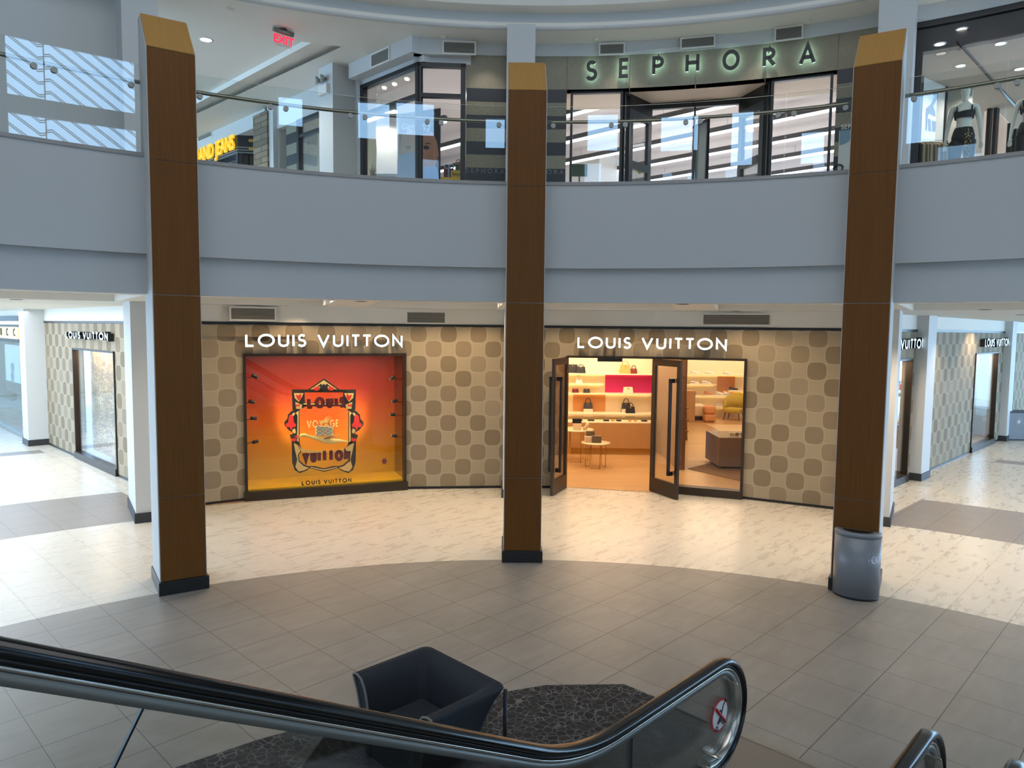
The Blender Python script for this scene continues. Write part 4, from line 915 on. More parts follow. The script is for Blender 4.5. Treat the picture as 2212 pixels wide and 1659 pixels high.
glaze(q1, q2, 5.37, zb, .05, 'tall black framed shop window next to the striped pier by the middle pillar')
glaze(q7, q8, 5.37, zb, .05, 'tall black framed shop window next to the striped pier by the right pillar')
glaze(q2, q3, 5.37, zb, .04, 'narrow glass return of the window nearer the middle pillar'); glaze(q6, q7, 5.37, zb, .04, 'narrow glass return of the window nearer the right pillar')
Fc = Frame(q4, q5); mb = MB(); Fc.box(mb, 0, Fc.L, 7.94, zb, -.05, .05); Fc.box(mb, Fc.L * .5 - .02, Fc.L * .5 + .02, 5.37, 7.94, -.03, .03)
struct('trim_6', mb, M_black); mb = MB(); Fc.box(mb, 0, Fc.L, 5.37, 7.94, -.006, .006); struct('window_8', mb, M_shopglass); nwin = 9
M_doorgrey = mat('dark_grey_door', (62, 64, 68), .4)
def side_door(P, Q, lab, nm, outer):
    F = Frame(P, Q); root = empty(nm, F.pt(F.L / 2, 5.37), lab, 'door', kind='structure')
    mb = MB(); F.box(mb, 0, F.L, 7.78, zb, -.05, .05); build('transom', mb, M_black, root)
    mb = MB()
    for a, b in ((0, .12), (F.L - .12, F.L)): F.box(mb, a, b, 5.38, 7.78, -.04, .04)
    F.box(mb, .12, F.L - .12, 7.62, 7.78, -.04, .04); F.box(mb, .12, F.L - .12, 6.60, 6.76, -.04, .04); build('door_frame', mb, M_doorgrey, root)
    mb = MB(); F.box(mb, .12, F.L - .12, 5.38, 6.60, -.006, .006); F.box(mb, .12, F.L - .12, 6.76, 7.62, -.006, .006); build('door_glass', mb, M_shopglass, root)
    uu = .06 if outer else F.L - .06; mb = MB()
    mb.tube([F.pt(uu, 5.7, .04), F.pt(uu, 5.74, .13), F.pt(uu, 6.0, .16), F.pt(uu, 6.3, .13), F.pt(uu, 6.34, .04)], .014, 8); build('door_handle', mb, M_steel, root)
side_door(q3, q4, 'black and glass entrance door splayed back, beside the window nearer the middle pillar', 'door_3', True); side_door(q5, q6, 'black and glass entrance door splayed back, beside the window nearer the right pillar', 'door_4', False)
# sign letters with lit halo
M_halo = mat('halo_light', (210, 255, 245), .4, emit=(196, 250, 240), es=4.5)
root = empty('halo_lit_shop_sign', pol(WR, (phs[1] + phs[2]) / 2, 8.2), 'big black halo lit letters across the limestone band upstairs', 'sign')
SL = [('S', 1266, 1290, 131, 174), ('E', 1337, 1360, 126, 168), ('P', 1409, 1434, 122, 163), ('H', 1481, 1511, 115, 157), ('O', 1561, 1598, 108, 151), ('R', 1648, 1676, 103, 145), ('A', 1727, 1763, 94, 139)]
for ch, x0, x1, y0, y1 in SL:
    a0, za = apx(x0, (y0 + y1) / 2, WR); a1, _ = apx(x1, (y0 + y1) / 2, WR); z1_ = apx((x0 + x1) / 2, y0, WR - .1)[1]; z0_ = apx((x0 + x1) / 2, y1, WR - .1)[1]
    am = (a0 + a1) / 2; xd = Vector((math.cos(am), -math.sin(am), 0)); nn = Vector((-math.sin(am), -math.cos(am), 0)); h = z1_ - z0_; w = (a1 - a0) * WR; st = .062
    o = pol(WR - .085, am, z0_); g = GL[ch]; gw = max(g[0], .01); mb = MB()
    for pts, cl in g[1]: mb.ribbon([((x / gw) * (w - st) - (w - st) / 2, st / 2 + y * (h - st)) for x, y in pts], st, nn * .04, lambda X, Y: o + xd * X + Vector((0, 0, Y)), 0, 0, closed=bool(cl))
    lt = build('letter', mb, M_black, root, origin=o)
    mb = MB()
    for pts, cl in g[1]: mb.ribbon([((x / gw) * (w - st) - (w - st) / 2, st / 2 + y * (h - st)) for x, y in pts], st * .8, -nn * .012, lambda X, Y: o + xd * X + Vector((0, 0, Y)) - nn * .004, 0, 0, closed=bool(cl))
    build('halo_strip', mb, M_halo, lt, origin=o)
def small_text(txt, px, py, R, size, M, name, lab, cat, parent=None, F=None, d=.004):
    if F is None:
        a, z = apx(px, py, R); o = pol(R - d, a, z); xd = Vector((math.cos(a), -math.sin(a), 0)); nn = Vector((-math.sin(a), -math.cos(a), 0))
    else: u, z = F.px(px, py, d); o = F.pt(u, z, d); xd, nn = F.u, F.n
    mb = text_mesh(txt, size, .006, fm(o, xd, nn)); return build(name, mb, M, parent, origin=o, label=lab, cat=cat)
M_greytext = mat('grey_lettering', (112, 116, 122), .5); M_whitetext = mat('white_lettering', (240, 240, 238), .5)
small_text('S E P H O R A', 1048, 370, WR, .13, M_greytext, 'wall_lettering', 'faint grey shop name on the low black stripe, pillar side of the corner window', 'lettering')
small_text('S E P H O R A', 1176, 372, WR, .13, M_greytext, 'wall_lettering', 'faint grey shop name on the low black stripe beside the entrance window', 'lettering')
small_text('SEPHORA', 1850, 272, WR, .12, M_whitetext, 'wall_lettering', 'white shop name on the black stripe above the white poster by the right pillar', 'lettering')
# white info poster on the striped pier
a, z_ = apx(1838, 335, WR); o = pol(WR - .01, a, z_); xd = Vector((math.cos(a), -math.sin(a), 0)); nn = Vector((-math.sin(a), -math.cos(a), 0))
root = empty('info_poster', o, 'white beauty services poster on the striped pier beside the pillar with the bin', 'poster')
mb = MB(); mb.prism([o - xd * .21 - Vector((0, 0, .62)), o + xd * .4 - Vector((0, 0, .62)), o + xd * .4 + Vector((0, 0, .45)), o - xd * .21 + Vector((0, 0, .45))], nn * .012); build('poster_board', mb, mat('poster_white', (214, 218, 214), .6), root)
mb = MB(); c_ = o + nn * .014 - xd * .2 + Vector((0, 0, .45)); mb.prism([c_] + [c_ + xd * .26 * math.sin(t) - Vector((0, 0, .26 * math.cos(t))) for t in [PI / 2 * k / 8 for k in range(9)]][::-1], nn * .002); build('blue_disc', mb, mat('pale_blue_print', (120, 156, 176), .6), root)
for k, (tx, dz, sz) in enumerate([('Beauty', .28, .07), ('Services', .18, .07), ('Reserve', -.02, .08), ('now', -.12, .08)]):
    mb = text_mesh(tx, sz, .003, fm(o + nn * .015 + xd * .12 + Vector((0, 0, dz)), xd, nn)); build('printed_text', mb, M_greytext, root)
mb = MB(); mb.tube([o - xd * .2 + nn * .04 + Vector((.0, 0, -.22 + .06 * math.sin(t))) + xd * .08 * math.cos(t) for t in [2 * PI * k / 12 for k in range(12)]], .014, 6, closed=True); build('round_emblem', mb, M_black, root)
# corner shop window along the upper corridor
ZW = 8.50; UL = FU.L
uA = FU.px(783, 300)[0]; 
cw = Vector((-1.90, 14.70, 0)); a, _ = apx(1006, 200, WR); e_ = pol(WR, a)
FN = Frame((cw.x, cw.y), (e_.x, e_.y))
def framed(F, u0, u1, z0, z1, lab, mull, fw=.08):
    global nwin
    root = empty('window_%d' % nwin, F.pt((u0 + u1) / 2, z0), lab, 'window', kind='structure'); nwin += 1
    mb = MB(); F.box(mb, u0, u0 + fw, z0, z1, -.06, .06); F.box(mb, u1 - fw, u1, z0, z1, -.06, .06); F.box(mb, u0, u1, z1 - fw * .8, z1, -.06, .06); F.box(mb, u0, u1, mull - .04, mull + .04, -.05, .05); build('window_frame', mb, M_black, root)
    mb = MB(); F.box(mb, u0 + fw, u1 - fw, z0, z1 - fw * .8, -.006, .006); build('pane', mb, M_shopglass, root)
zm = FN.px(960, 208)[1]
framed(FU, uA, UL + .05, 5.37, ZW, 'corner shop window facing along the upper corridor', zm, .1); framed(FN, -.05, FN.L, 5.37, ZW, 'corner shop window facing the court with the portrait banner', zm, .1)
# bulkhead over the corner window
mb = MB(); FU.box(mb, uA - .12, UL + .15, ZW, CEILZ, -.3, -.0); FU.box(mb, uA - .12, UL + .12, 8.62, CEILZ, 0, .26); FN.box(mb, -.1, FN.L + .1, 8.62, CEILZ, 0, .16); FN.box(mb, -.1, FN.L + .1, ZW, CEILZ, -.3, 0)
struct('wall_bulkhead', mb, M_white)
# pilaster and rest of corridor wall
u718 = FU.px(718, 250, .55)[0]; 
mb = MB(); FU.box(mb, u718, uA - .0, 5.37, CEILZ, -.1, .0); FU.box(mb, u718 - .55, u718 + .02, 5.37, CEILZ, 0, .55); struct('wall_pilaster', mb, M_white)
u2a, u2b = FU.px(645, 300)[0], FU.px(700, 300)[0]; u590 = FU.px(588, 300)[0]
framed(FU, u2a, u718, 5.37, 8.3, 'second black framed window further along the upper corridor', 7.9, .1)
mb = MB(); FU.box(mb, u590, u718, 8.3, CEILZ, -.2, 0); FU.box(mb, -4, u590 - .35, 8.55, CEILZ, -.3, .02); struct('wall_corridor_head', mb, M_white)
u620 = FU.px(620, 300)[0]
mb = MB(); FU.box(mb, u620, u2a, 5.37, 8.3, -.5, .02); mb.hexa([FU.pt(u620 - .75, 5.37, -.9), FU.pt(u620, 5.37, .02), FU.pt(u620 + .1, 5.37, -.5), FU.pt(u620 - .7, 5.37, -1.2), FU.pt(u620 - .75, 8.3, -.9), FU.pt(u620, 8.3, .02), FU.pt(u620 + .1, 8.3, -.5), FU.pt(u620 - .7, 8.3, -1.2)]); struct('wall_striped_corner', mb, M_stripe)
mb = MB(); a0_ = FU.px(578, 300, .1)[0]; a1_ = FU.px(590, 300, .1)[0]; FU.box(mb, a0_, a1_, 5.37, CEILZ, -.3, .1); struct('trim_7', mb, M_white)
# brick pier
M_brick, nt, b_ = new('tan_brick'); n_ = NB(nt); x_, y_, z_, P_ = n_.pos(); br = nt.nodes.new('ShaderNodeTexBrick'); br.inputs['Scale'].default_value = 1; br.inputs['Brick Width'].default_value = .42; br.inputs['Row Height'].default_value = .15; br.inputs['Mortar Size'].default_value = .012
br.inputs['Color1'].default_value = (*lin((150, 132, 108)), 1); br.inputs['Color2'].default_value = (*lin((120, 106, 88)), 1); br.inputs['Mortar'].default_value = (*lin((92, 84, 72)), 1)
nt.links.new(n_.comb(n_.m('ADD', x_, n_.m('MULTIPLY', y_, .2)), z_, 0.), br.inputs[0]); nt.links.new(br.outputs[0], b_.inputs['Base Color']); b_.inputs['Roughness'].default_value = .9
b0_ = FU.px(547, 300, .15)[0]; b1_ = FU.px(577, 300, .15)[0]; zbk = FU.px(562, 244, .15)[1]
c0 = FU.pt(b0_ + (b1_ - b0_) * .52, 0, .15)
mb = MB(); root = empty('brick_pier', c0 + Vector((0, 0, 5.37)), 'tan brick pier at the end of the jeans shopfront', 'brick pier')
mb = MB(); FU.box(mb, b0_ + (b1_ - b0_) * .0, b1_, 5.37, zbk, -.5, .15); build('brickwork', mb, M_brick, root)
# jeans shop: black fascia with yellow letters and silver stripes
uj = FU.px(513, 290)[0]; zj1 = FU.px(513, 271)[1]; zj0 = FU.px(513, 332)[1]
root = empty('jeans_shop_sign', FU.pt(uj - 1.5, zj0), 'black shop fascia with yellow lettering and silver stripes, far along the upper corridor', 'sign')
mb = MB(); FU.box(mb, -6, uj, zj0, zj1, -.25, .0); mb.box((0, 0, -5), (.01, .01, .01)); mb = MB(); FU.box(mb, -6, uj, zj0, zj1, -.3, 0); build('fascia_board', mb, M_black, root)
mb = MB(); Fj = Frame((FU.pt(uj, 0).x, FU.pt(uj, 0).y), (FU.pt(uj, 0).x + 1.2, FU.pt(uj, 0).y + .15)); Fj.box(mb, 0, 1.1, zj0, zj1, -.3, 0); build('fascia_return', mb, M_black, root)
for k in range(3):
    mb = MB(); zz = zj0 + .02 + k * .07; FU.box(mb, -6, uj, zz, zz + .022, 0, .02); Fj.box(mb, 0, .9, zz, zz + .022, 0, .02); build('silver_stripe', mb, M_satin, root)
M_yel = mat('yellow_lit_letters', (240, 190, 40), .5, emit=(255, 196, 30), es=.75)
zc_ = FU.px(470, 318)[1]; ul_, ur_ = FU.px(425, 330, .05)[0], FU.px(506, 310, .05)[0]
z_t = FU.px(500, 294, .05)[1]; z_b = FU.px(500, 326, .05)[1]; hh = (z_t - z_b)
o = FU.pt((ul_ + ur_) / 2 - .45, (z_t + z_b) / 2 + .0, .05); mb = text_mesh('BRAND JEANS', hh * 1.42, .05, fm(o, FU.u, FU.n), .012)
xs = [(v - o).dot(FU.u) for v in mb.v]; wd = max(xs) - min(xs); tgt = (ur_ - ul_) * 1.12; sc_ = tgt / wd; sh_ = ur_ - ((o - FU.P).dot(FU.u) + max(xs) * sc_)
mb.v = [o + FU.u * ((v - o).dot(FU.u) * sc_ + sh_) + (v - o - FU.u * (v - o).dot(FU.u)) for v in mb.v]
build('lettering', mb, M_yel, root, label='yellow block lettering')
mb = MB(); FU.box(mb, -6, uj - .02, 5.37, zj0, -.6, -.35); Fj.box(mb, -.1, 1.2, 5.37, zj0, -.6, -.35); struct('wall_jeans_shop', mb, mat('dark_shop', (52, 50, 50), .4, noise=.5, nscale=3))
mb = MB(); Fj.box(mb, .02, .12, 5.37, zj0, -.3, 0); FU.box(mb, uj - .14, uj, 5.37, zj0, -.3, 0); FU.box(mb, uj - 2.4, uj - 2.28, 5.37, zj0, -.3, 0); struct('trim_8', mb, M_black)
mb = MB()
for k in range(4): Fj.box(mb, .3, 1.0, zj0 + .1 + k * .22, zj0 + .18 + k * .22, .0, .03)
build('louvre_slats', mb, M_gold, root, label='brass louvre slats')
# shop interior seen from below
mb = MB(); mb.poly([(-1.7, 14.85, 8.74), (.6, 15.0, 8.74), (7.5, 13.4, 8.74), (26, 30, 8.74), (0, 46, 8.74), (-22, 36, 8.74)][::-1]); struct('ceiling_sephora_store'.replace('sephora_', ''), mb, mat('blush_ceiling', (222, 212, 214), .85))
M_tube = mat('white_light_tube', (255, 255, 255), .4, emit=(250, 248, 255), es=2.6)
Lu = Vector((.7071, -.7071, 0))
for k, (S, y0, y1, z) in enumerate([(14.6, 17.4, 19.4, 8.38), (16.5, 18.2, 21.6, 8.38), (18.9, 16.5, 23.5, 8.38), (21.6, 16.0, 26.0, 8.4), (24.3, 16.6, 28.0, 8.4), (27.0, 17.8, 30.0, 8.4), (29.8, 19.5, 30.0, 8.4), (32.6, 21.0, 31, 8.4)]):
    # x + y = S; the run is given by its y range
    P0 = Vector((S - y0, y0, z)); P1 = Vector((S - y1, y1, z))
    if S in (21.6, 18.9): P0 = Vector((S - y0, y0, z))
    Ft = Frame((P1.x, P1.y), (P0.x, P0.y)); lb = ['shortest hanging light tube in the corner window', 'second hanging light tube behind the corner window', 'third hanging light tube from the corner window', 'first long light tube behind the entrance, nearest the doors', 'second long light tube behind the entrance', 'third long light tube behind the entrance', 'fourth long light tube behind the entrance', 'farthest long light tube behind the entrance'][k]
    root = empty('linear_pendant_light', Ft.pt(Ft.L / 2, z), lb, 'pendant light', 'long parallel light tubes in the upstairs shop')
    mb = MB(); Ft.box(mb, 0, Ft.L, z, z + .12, -.05, .05); build('housing', mb, mat('grey_housing', (70, 70, 74), .5) if 'grey_housing' not in MATS else MATS['grey_housing'], root)
    mb = MB(); Ft.box(mb, 0, Ft.L, z - .05, z - .001, -.045, .045); build('light_tube', mb, M_tube, root)
    for q in (.2, .5, .8): mb = MB(); mb.tube([Ft.pt(Ft.L * q, z + .12), Ft.pt(Ft.L * q, 8.74)], .006, 5); build('hanging_wire', mb, M_steel, root)
for x_, y_ in ((2, 17.5), (4.6, 17.2), (2.2, 20.5), (5.4, 20), (8.5, 18.5), (3.5, 24), (7, 23.5), (10.5, 22.5), (5, 28), (10, 27)): spot('upper_shop_fill', (x_, y_, 8.3), 420, (1, .965, .97), size=2.7)  # unseen spots added to carry the tubes' light into the room
for x_, y_ in ((-1.4, 16.6), (-3.3, 18.2), (-5.5, 20.5)): spot('upper_shop_fill', (x_, y_, 8.5), 130, (1, .97, .93), size=2.7)
mb = MB(); mb.box((2, 33, 7.05), (44, .3, 3.4)); struct('wall_upper_back', mb, M_interior)
mb = MB(); Fi = Frame((-9.6, 24.2), (-2.2, 16.8)); 
M_bw, nt, b_ = new('white_and_black_stripes'); n_ = NB(nt); x_, y_, z_, P_ = n_.pos(); nt.links.new(n_.mix(n_.m('MULTIPLY', n_.m('LESS_THAN', n_.m('FRACT', n_.m('DIVIDE', n_.m('SUBTRACT', 7.18 + 5.4, z_), .54)), .5), n_.m('LESS_THAN', z_, 7.18)), lin((232, 230, 226)), lin((52, 50, 56))), b_.inputs['Base Color'])
# striped column with a corner facing the entrance window
a_ = hit(1295, 340, (-10, 23.), (10, 23.)); mb = MB(); mb.hexa([(a_.x, 23., 5.37), (a_.x + 1.2, 24.2, 5.37), (a_.x, 25.4, 5.37), (a_.x - 1.2, 24.2, 5.37), (a_.x, 23., 8.74), (a_.x + 1.2, 24.2, 8.74), (a_.x, 25.4, 8.74), (a_.x - 1.2, 24.2, 8.74)])
struct('wall_striped_column', mb, M_bw)
a_ = hit(811, 380, (-10, 18.6), (10, 18.6)); b2_ = hit(857, 380, (-10, 18.6), (10, 18.6)); mb = MB(); mb.box(((a_.x + b2_.x) / 2, 18.8, 6.9), (b2_.x - a_.x, .2, 3.1)); struct('wall_striped_screen', mb, M_bw)
mb = MB(); mb.box(((a_.x + b2_.x) / 2 - 1.6, 19.6, 7.05), (2.4, .2, 3.4)); struct('wall_lit_screen', mb, mat('pale_green_wall', (222, 222, 190), .8))
# portrait banner hanging in the corner window
Fb = Frame((-2.75, 16.35), (-1.25, 15.65)); bu0, bz1 = Fb.px(860, 252); bu1, _ = Fb.px(950, 245); bz1 = Fb.px(905, 240)[1]
bu1 = Fb.px(951, 245)[0]
root = empty('portrait_banner', Fb.pt((bu0 + bu1) / 2, 5.6), 'tall dark banner with close-up portrait and white script in the corner window', 'banner')
mb = MB(); Fb.box(mb, bu0, bu1, 5.5, bz1, -.02, 0); build('banner_cloth', mb, mat('banner_dark', (44, 42, 48), .6), root)
def bp_(x, y, d): u, z = Fb.px(760 + x * .217, 80 + y * .217, d); return Fb.pt(u, z, d)
mb = MB(); mb.prism([bp_(x, y, .002) for x, y in [(500, 960), (600, 900), (640, 985), (720, 960), (800, 940), (850, 1050), (868, 1180), (830, 1290), (760, 1400), (560, 1440), (470, 1290), (480, 1100)]][::-1], Fb.n * .003); build('face_print', mb, mat('skin_print', (178, 122, 92), .6, noise=.25, nscale=3), root)
mb = MB(); mb.prism([bp_(x, y, .008) for x, y in [(455, 1180), (620, 1130), (630, 1420), (450, 1400)]][::-1], Fb.n * .002); mb.prism([bp_(x, y, .008) for x, y in [(720, 1290), (850, 1290), (870, 1430), (720, 1430)]][::-1], Fb.n * .002); build('blue_print', mb, mat('blue_print', (108, 138, 190), .6, noise=.3, nscale=5), root)
for ex in (740, 560):
    mb = MB(); mb.prism([bp_(ex + 28 * math.cos(t), 1100 + 20 * math.sin(t), .01) for t in [2 * PI * j / 14 for j in range(14)]], Fb.n * .002); build('eye_print', mb, M_black, root)
mb = MB(); mb.prism([bp_(x, y, .012) for x, y in [(715, 1065), (760, 1050), (800, 1070), (760, 1062)]][::-1], Fb.n * .002); build('eyebrow_print', mb, M_black, root)
for tx, X, Y, sz in [('Give Some', 640, 880, .17), ('Beautiful', 660, 930, .17)]:
    c_ = bp_(X, Y, .012); mb = text_mesh(tx, sz, .003, fm(c_, Fb.u, Fb.n)); build('banner_text', mb, M_whitetext, root)
# star ornament, gift display, track lights
def star(px, py, F, d, r, lab):
    u, z = F.px(px, py, d); o = F.pt(u, z, d); mb = MB(); i = len(mb.v); N = 16; mb.v.append(o + F.n * .05); mb.v.append(o - F.n * .05)
    for k in range(N): t = 2 * PI * k / N; rr = r if k % 2 == 0 else r * .38; mb.v.append(o + F.u * rr * math.sin(t) * .8 + Vector((0, 0, rr * math.cos(t) * 1.15)))
    for k in range(N): mb.face((i, i + 2 + k, i + 2 + (k + 1) % N)); mb.face((i + 1, i + 2 + (k + 1) % N, i + 2 + k))
    build('star_ornament', mb, mat('bronze_star', (122, 94, 70), .35, metal=.6) if 'bronze_star' not in MATS else MATS['bronze_star'], origin=o, label=lab, cat='ornament', group='bronze eight pointed stars in the upstairs windows')
star(659, 312, FU, -.25, .34, 'bronze eight pointed star hanging in the far corridor window'); star(804, 380, FU, -.25, .24, 'bronze star low in the corner window, mostly hidden by the balcony edge')
o = hit(985, 388, (-10, 16.1), (10, 16.1)); zbk2 = o.z; mb = MB(); mb.box((o.x, 16.1, (5.37 + zbk2) / 2), (.62, .5, zbk2 - 5.37)); build('display_block', mb, mat('gold_block', (224, 184, 60), .5), origin=(o.x, 16.1, 5.37), label='golden yellow block under the wrapped gifts', cat='plinth')
def gift(px, w, h, M, Mr, lab):
    o = hit(px, 386, (-10, 16.1), (10, 16.1)); o.z = zbk2; root = empty('gift_box', o, lab, 'gift box', 'wrapped gifts in the corner window')
    mb = MB(); mb.box(o + Vector((0, 0, h / 2)), (w, .2, h)); build('box', mb, M, root, bevel=.02)
    mb = MB(); mb.box(o + Vector((0, 0, h / 2)), (.03, .21, h + .01)); build('ribbon', mb, Mr, root)
    mb = MB()
    for s_ in (-1, 1): mb.tube([o + Vector((s_ * .05 * math.sin(t) + s_ * .05, 0, h + .06 + .05 * math.cos(t))) for t in [2 * PI * j / 10 for j in range(10)]], .012, 6, closed=True)
    build('bow', mb, Mr, root)
M_pl = mat('plum_wrap', (96, 44, 66), .4); M_tl = mat('teal_wrap', (32, 84, 80), .4); M_cp = mat('copper_ribbon', (176, 112, 70), .35, metal=.4); M_lb = mat('pale_blue_ribbon', (150, 184, 214), .5)
gift(970, .22, .22, M_pl, M_lb, 'plum wrapped gift box with pale blue ribbon in the corner window'); gift(995, .22, .32, M_tl, M_cp, 'teal wrapped gift box with copper bow in the corner window')
o = hit(992, 372, (-10, 15.93), (10, 15.93)); o.z = zbk2 + .08; root = empty('gift_tag', o - Vector((0, 0, .08)), 'yellow card tag propped against the wrapped gifts', 'tag'); mb = MB(); mb.box(o, (.36, .012, .16)); build('card', mb, mat('straw_card', (214, 186, 96), .6), root); mb = text_mesh("Beauty's", .09, .003, fm(o + Vector((0, -.01, 0)), (1, 0, 0), (0, -1, 0))); build('printed_text', mb, M_black, root)
Tk = Frame((-6.4, 19.9), (-2.0, 15.5)); tu0 = Tk.px(817, 184)[0]; tu1 = Tk.px(898, 160)[0]; tz = Tk.px(858, 168)[1]
root = empty('track_light', Tk.pt((tu0 + tu1) / 2, tz), 'pale track with three spotlights behind the corner window', 'track light'); mb = MB(); Tk.box(mb, tu0, tu1, tz, 8.74, -.05, .05); build('track', mb, mat('sage_track', (130, 138, 130), .5), root)
M_bulb = mat('bright_bulb', (255, 252, 244), .4, emit=(255, 250, 240), es=9)
for x_, y_ in ((829, 190), (851, 182), (878, 171)):
    u, z = Tk.px(x_, y_); mb = MB(); mb.tube([Tk.pt(u, tz), Tk.pt(u, z + .02)], .04, 10); sp_ = build('spot_head', mb, M_white, root); mb = MB(); mb.tube([Tk.pt(u, z + .02), Tk.pt(u, z - .02)], [.045, .03], 10); build('bulb', mb, M_bulb, sp_)
# decals and signs just inside the entrance
c_ = Frame(q3, q4); u, z = c_.px(1381, 364, .02); o = c_.pt(u, z, .02); mb = MB(); mb.prism([o + c_.u * .11 * math.cos(t) + Vector((0, 0, .11 * math.sin(t))) for t in [2 * PI * j / 20 for j in range(20)]], c_.n * .003); build('round_sticker', mb, mat('leaf_green', (122, 160, 84), .6), origin=o, label='round green sticker on the splayed entrance door', cat='sticker')
o = hit(1252, 368, (-10, 17.2), (10, 17.2)); mb = MB(); mb.box(o, (.36, .03, .28)); mb.tube([Vector((o.x, o.y + .03, 5.37)), Vector((o.x, o.y + .03, o.z))], .02, 6); build('green_poster', mb, mat('dark_green_print', (60, 84, 74), .5), origin=(o.x, o.y, 5.37), label='small dark green poster on a stand low in the entrance window', cat='poster')
Fp = Frame((hit(1511, 300, (-10, 15.1), (10, 15.1)).x, 15.6), (hit(1527, 300, (-10, 15.1), (10, 15.1)).x, 15.0)); root = empty('banner_stand', Fp.pt(0, 5.37), 'slim black framed poster stand turned edge-on behind the glass doors', 'poster stand')
mb = MB(); zt_ = Fp.px(1519, 262)[1]; Fp.box(mb, 0, .04, 5.37, zt_, -.03, .03); Fp.box(mb, Fp.L - .04, Fp.L, 5.37, zt_, -.03, .03); Fp.box(mb, 0, Fp.L, zt_ - .04, zt_, -.03, .03); build('frame', mb, M_black, root)
mb = MB(); Fp.box(mb, .04, Fp.L - .04, 5.9, zt_ - .04, -.01, .01); build('poster', mb, mat('grey_poster', (150, 158, 156), .5), root)
# air vents in walls
def vent(F, x0, x1, y0, y1, lab, d=.0, big=True, par=None):
    u0, z1 = F.px(x0, (y0), d); u1, _ = F.px(x1, y0, d); z0 = F.px((x0 + x1) / 2, y1, d)[1]; z1 = F.px((x0 + x1) / 2, y0, d)[1]
    root = empty('air_vent', F.pt((u0 + u1) / 2, z0, d), lab, 'vent', 'rectangular wall vents')
    mb = MB(); t = .03
    F.box(mb, u0 - t, u1 + t, z0 - t, z0, d, d + .015); F.box(mb, u0 - t, u1 + t, z1, z1 + t, d, d + .015); F.box(mb, u0 - t, u0, z0, z1, d, d + .015); F.box(mb, u1, u1 + t, z0, z1, d, d + .015); build('frame', mb, M_ceil, root)
    mb = MB(); F.box(mb, u0, u1, z0, z1, d, d + .003); build('backing', mb, mat('vent_dark', (92, 88, 80), .8) if 'vent_dark' not in MATS else MATS['vent_dark'], root)
    mb = MB(); n = 9
    for k in range(n): zz = z0 + (z1 - z0) * (k + .5) / n; F.box(mb, u0, u1, zz - (z1 - z0) / n * .26, zz + (z1 - z0) / n * .1, d + .003, d + .012)
    build('grille', mb, mat('vent_grey', (160, 155, 144), .6) if 'vent_grey' not in MATS else MATS['vent_grey'], root)
vent(Fm[0], 499, 500, 668, 690, 'x', 0) if 0 else None
vent(Fm[1], 530, 593, 667, 690, 'wall vent above the start of the orange window sign', .002) if 0 else None
Fv1 = Frame((-5.35, 13.2), (-4.1, 13.86)); vent(Fv1, 499, 593, 666, 690, 'wall vent over the orange display window, nearer the left pillar', .06)
vent(Fm[2], 880, 961, 675, 697, 'wall vent over the blank checker wall beside the middle pillar', .002)
Fv2 = Frame((3.7, 14.42), (5.2, 13.82)); vent(Fv2, 1520, 1666, 680, 701, 'long wall vent above the entrance sign end', .06)
FUb = Frame(FU.P + FU.n * .26, FU.Q + FU.n * .26); vent(FUb, 803, 840, 112, 137, 'wall vent on the angled bulkhead above the corner window', .002)
FNb = Frame(FN.P + FN.n * .16, FN.Q + FN.n * .16); vent(FNb, 959, 1025, 92, 115, 'wall vent above the corner window facing the court', .002)
for x0, x1, y0, y1, lb in [(1297, 1347, 96, 116, 'wall vent above the letter S upstairs'), (1473, 1542, 82, 101, 'wall vent above the letters P and H upstairs'), (1677, 1732, 60, 84, 'wall vent above the letter R upstairs')]:
    P_ = pt_at(x0, y0, WR - .06); Q_ = pt_at(x1, y0, WR - .06); vent(Frame(P_, Q_), x0, x1, y0, y1, lb, .015)
FUj = Frame(FU.P + FU.n * .02, FU.Q + FU.n * .02); vent(FUj, 428, 457, 276, 300, 'wall vent above the jeans shop sign', .002)
# right hand upstairs shop with the mannequin
WG = WR
g0, g1 = apx(1978, 200, WR)[0], D(62)
zh0, zh1 = apx(2100, 30 + 60, WR)[1], apx(2100, 26, WR)[1]
mb = MB(); mb.arc(WR, WR + .3, zh1, CEILZ, g0 - .02, g1, 12); struct('wall_upper_right', mb, M_white)
mb = MB(); mb.arc(WR + .04, WR + .25, zh0, zh1, g0 - .02, g1, 14); mb.arc(WR - .01, WR + .1, zh1 - .1, zh1, g0 - .02, g1, 14); struct('trim_9', mb, M_black)
mb = MB(); mb.arc(WR + .06, WR + .075, 5.37, zh0, g0 - .02, g1, 14); struct('window_15', mb, M_shopglass)
mb = MB(); a_ = apx(1973, 250, WR + .05)[0]; mb.arc(WR + .0, WR + .12, 5.37, zh0, g0 - .02, g0 + .006, 1); struct('trim_10', mb, M_black)
mb = MB(); mb.arc(WR + .26, WR + 9, zh0 + .0, zh0 + .08, g0 - .01, g1, 10); struct('ceiling_mannequin_shop', mb, mat('greige_ceiling', (172, 164, 152), .8))
for R_, dg_ in ((13.9, 34), (14.6, 39), (15.5, 45), (15.2, 35)): spot('mannequin_shop_light', on_arc(R_, dg_, zh0 - .03), 60, (1, .93, .86), size=2.6)
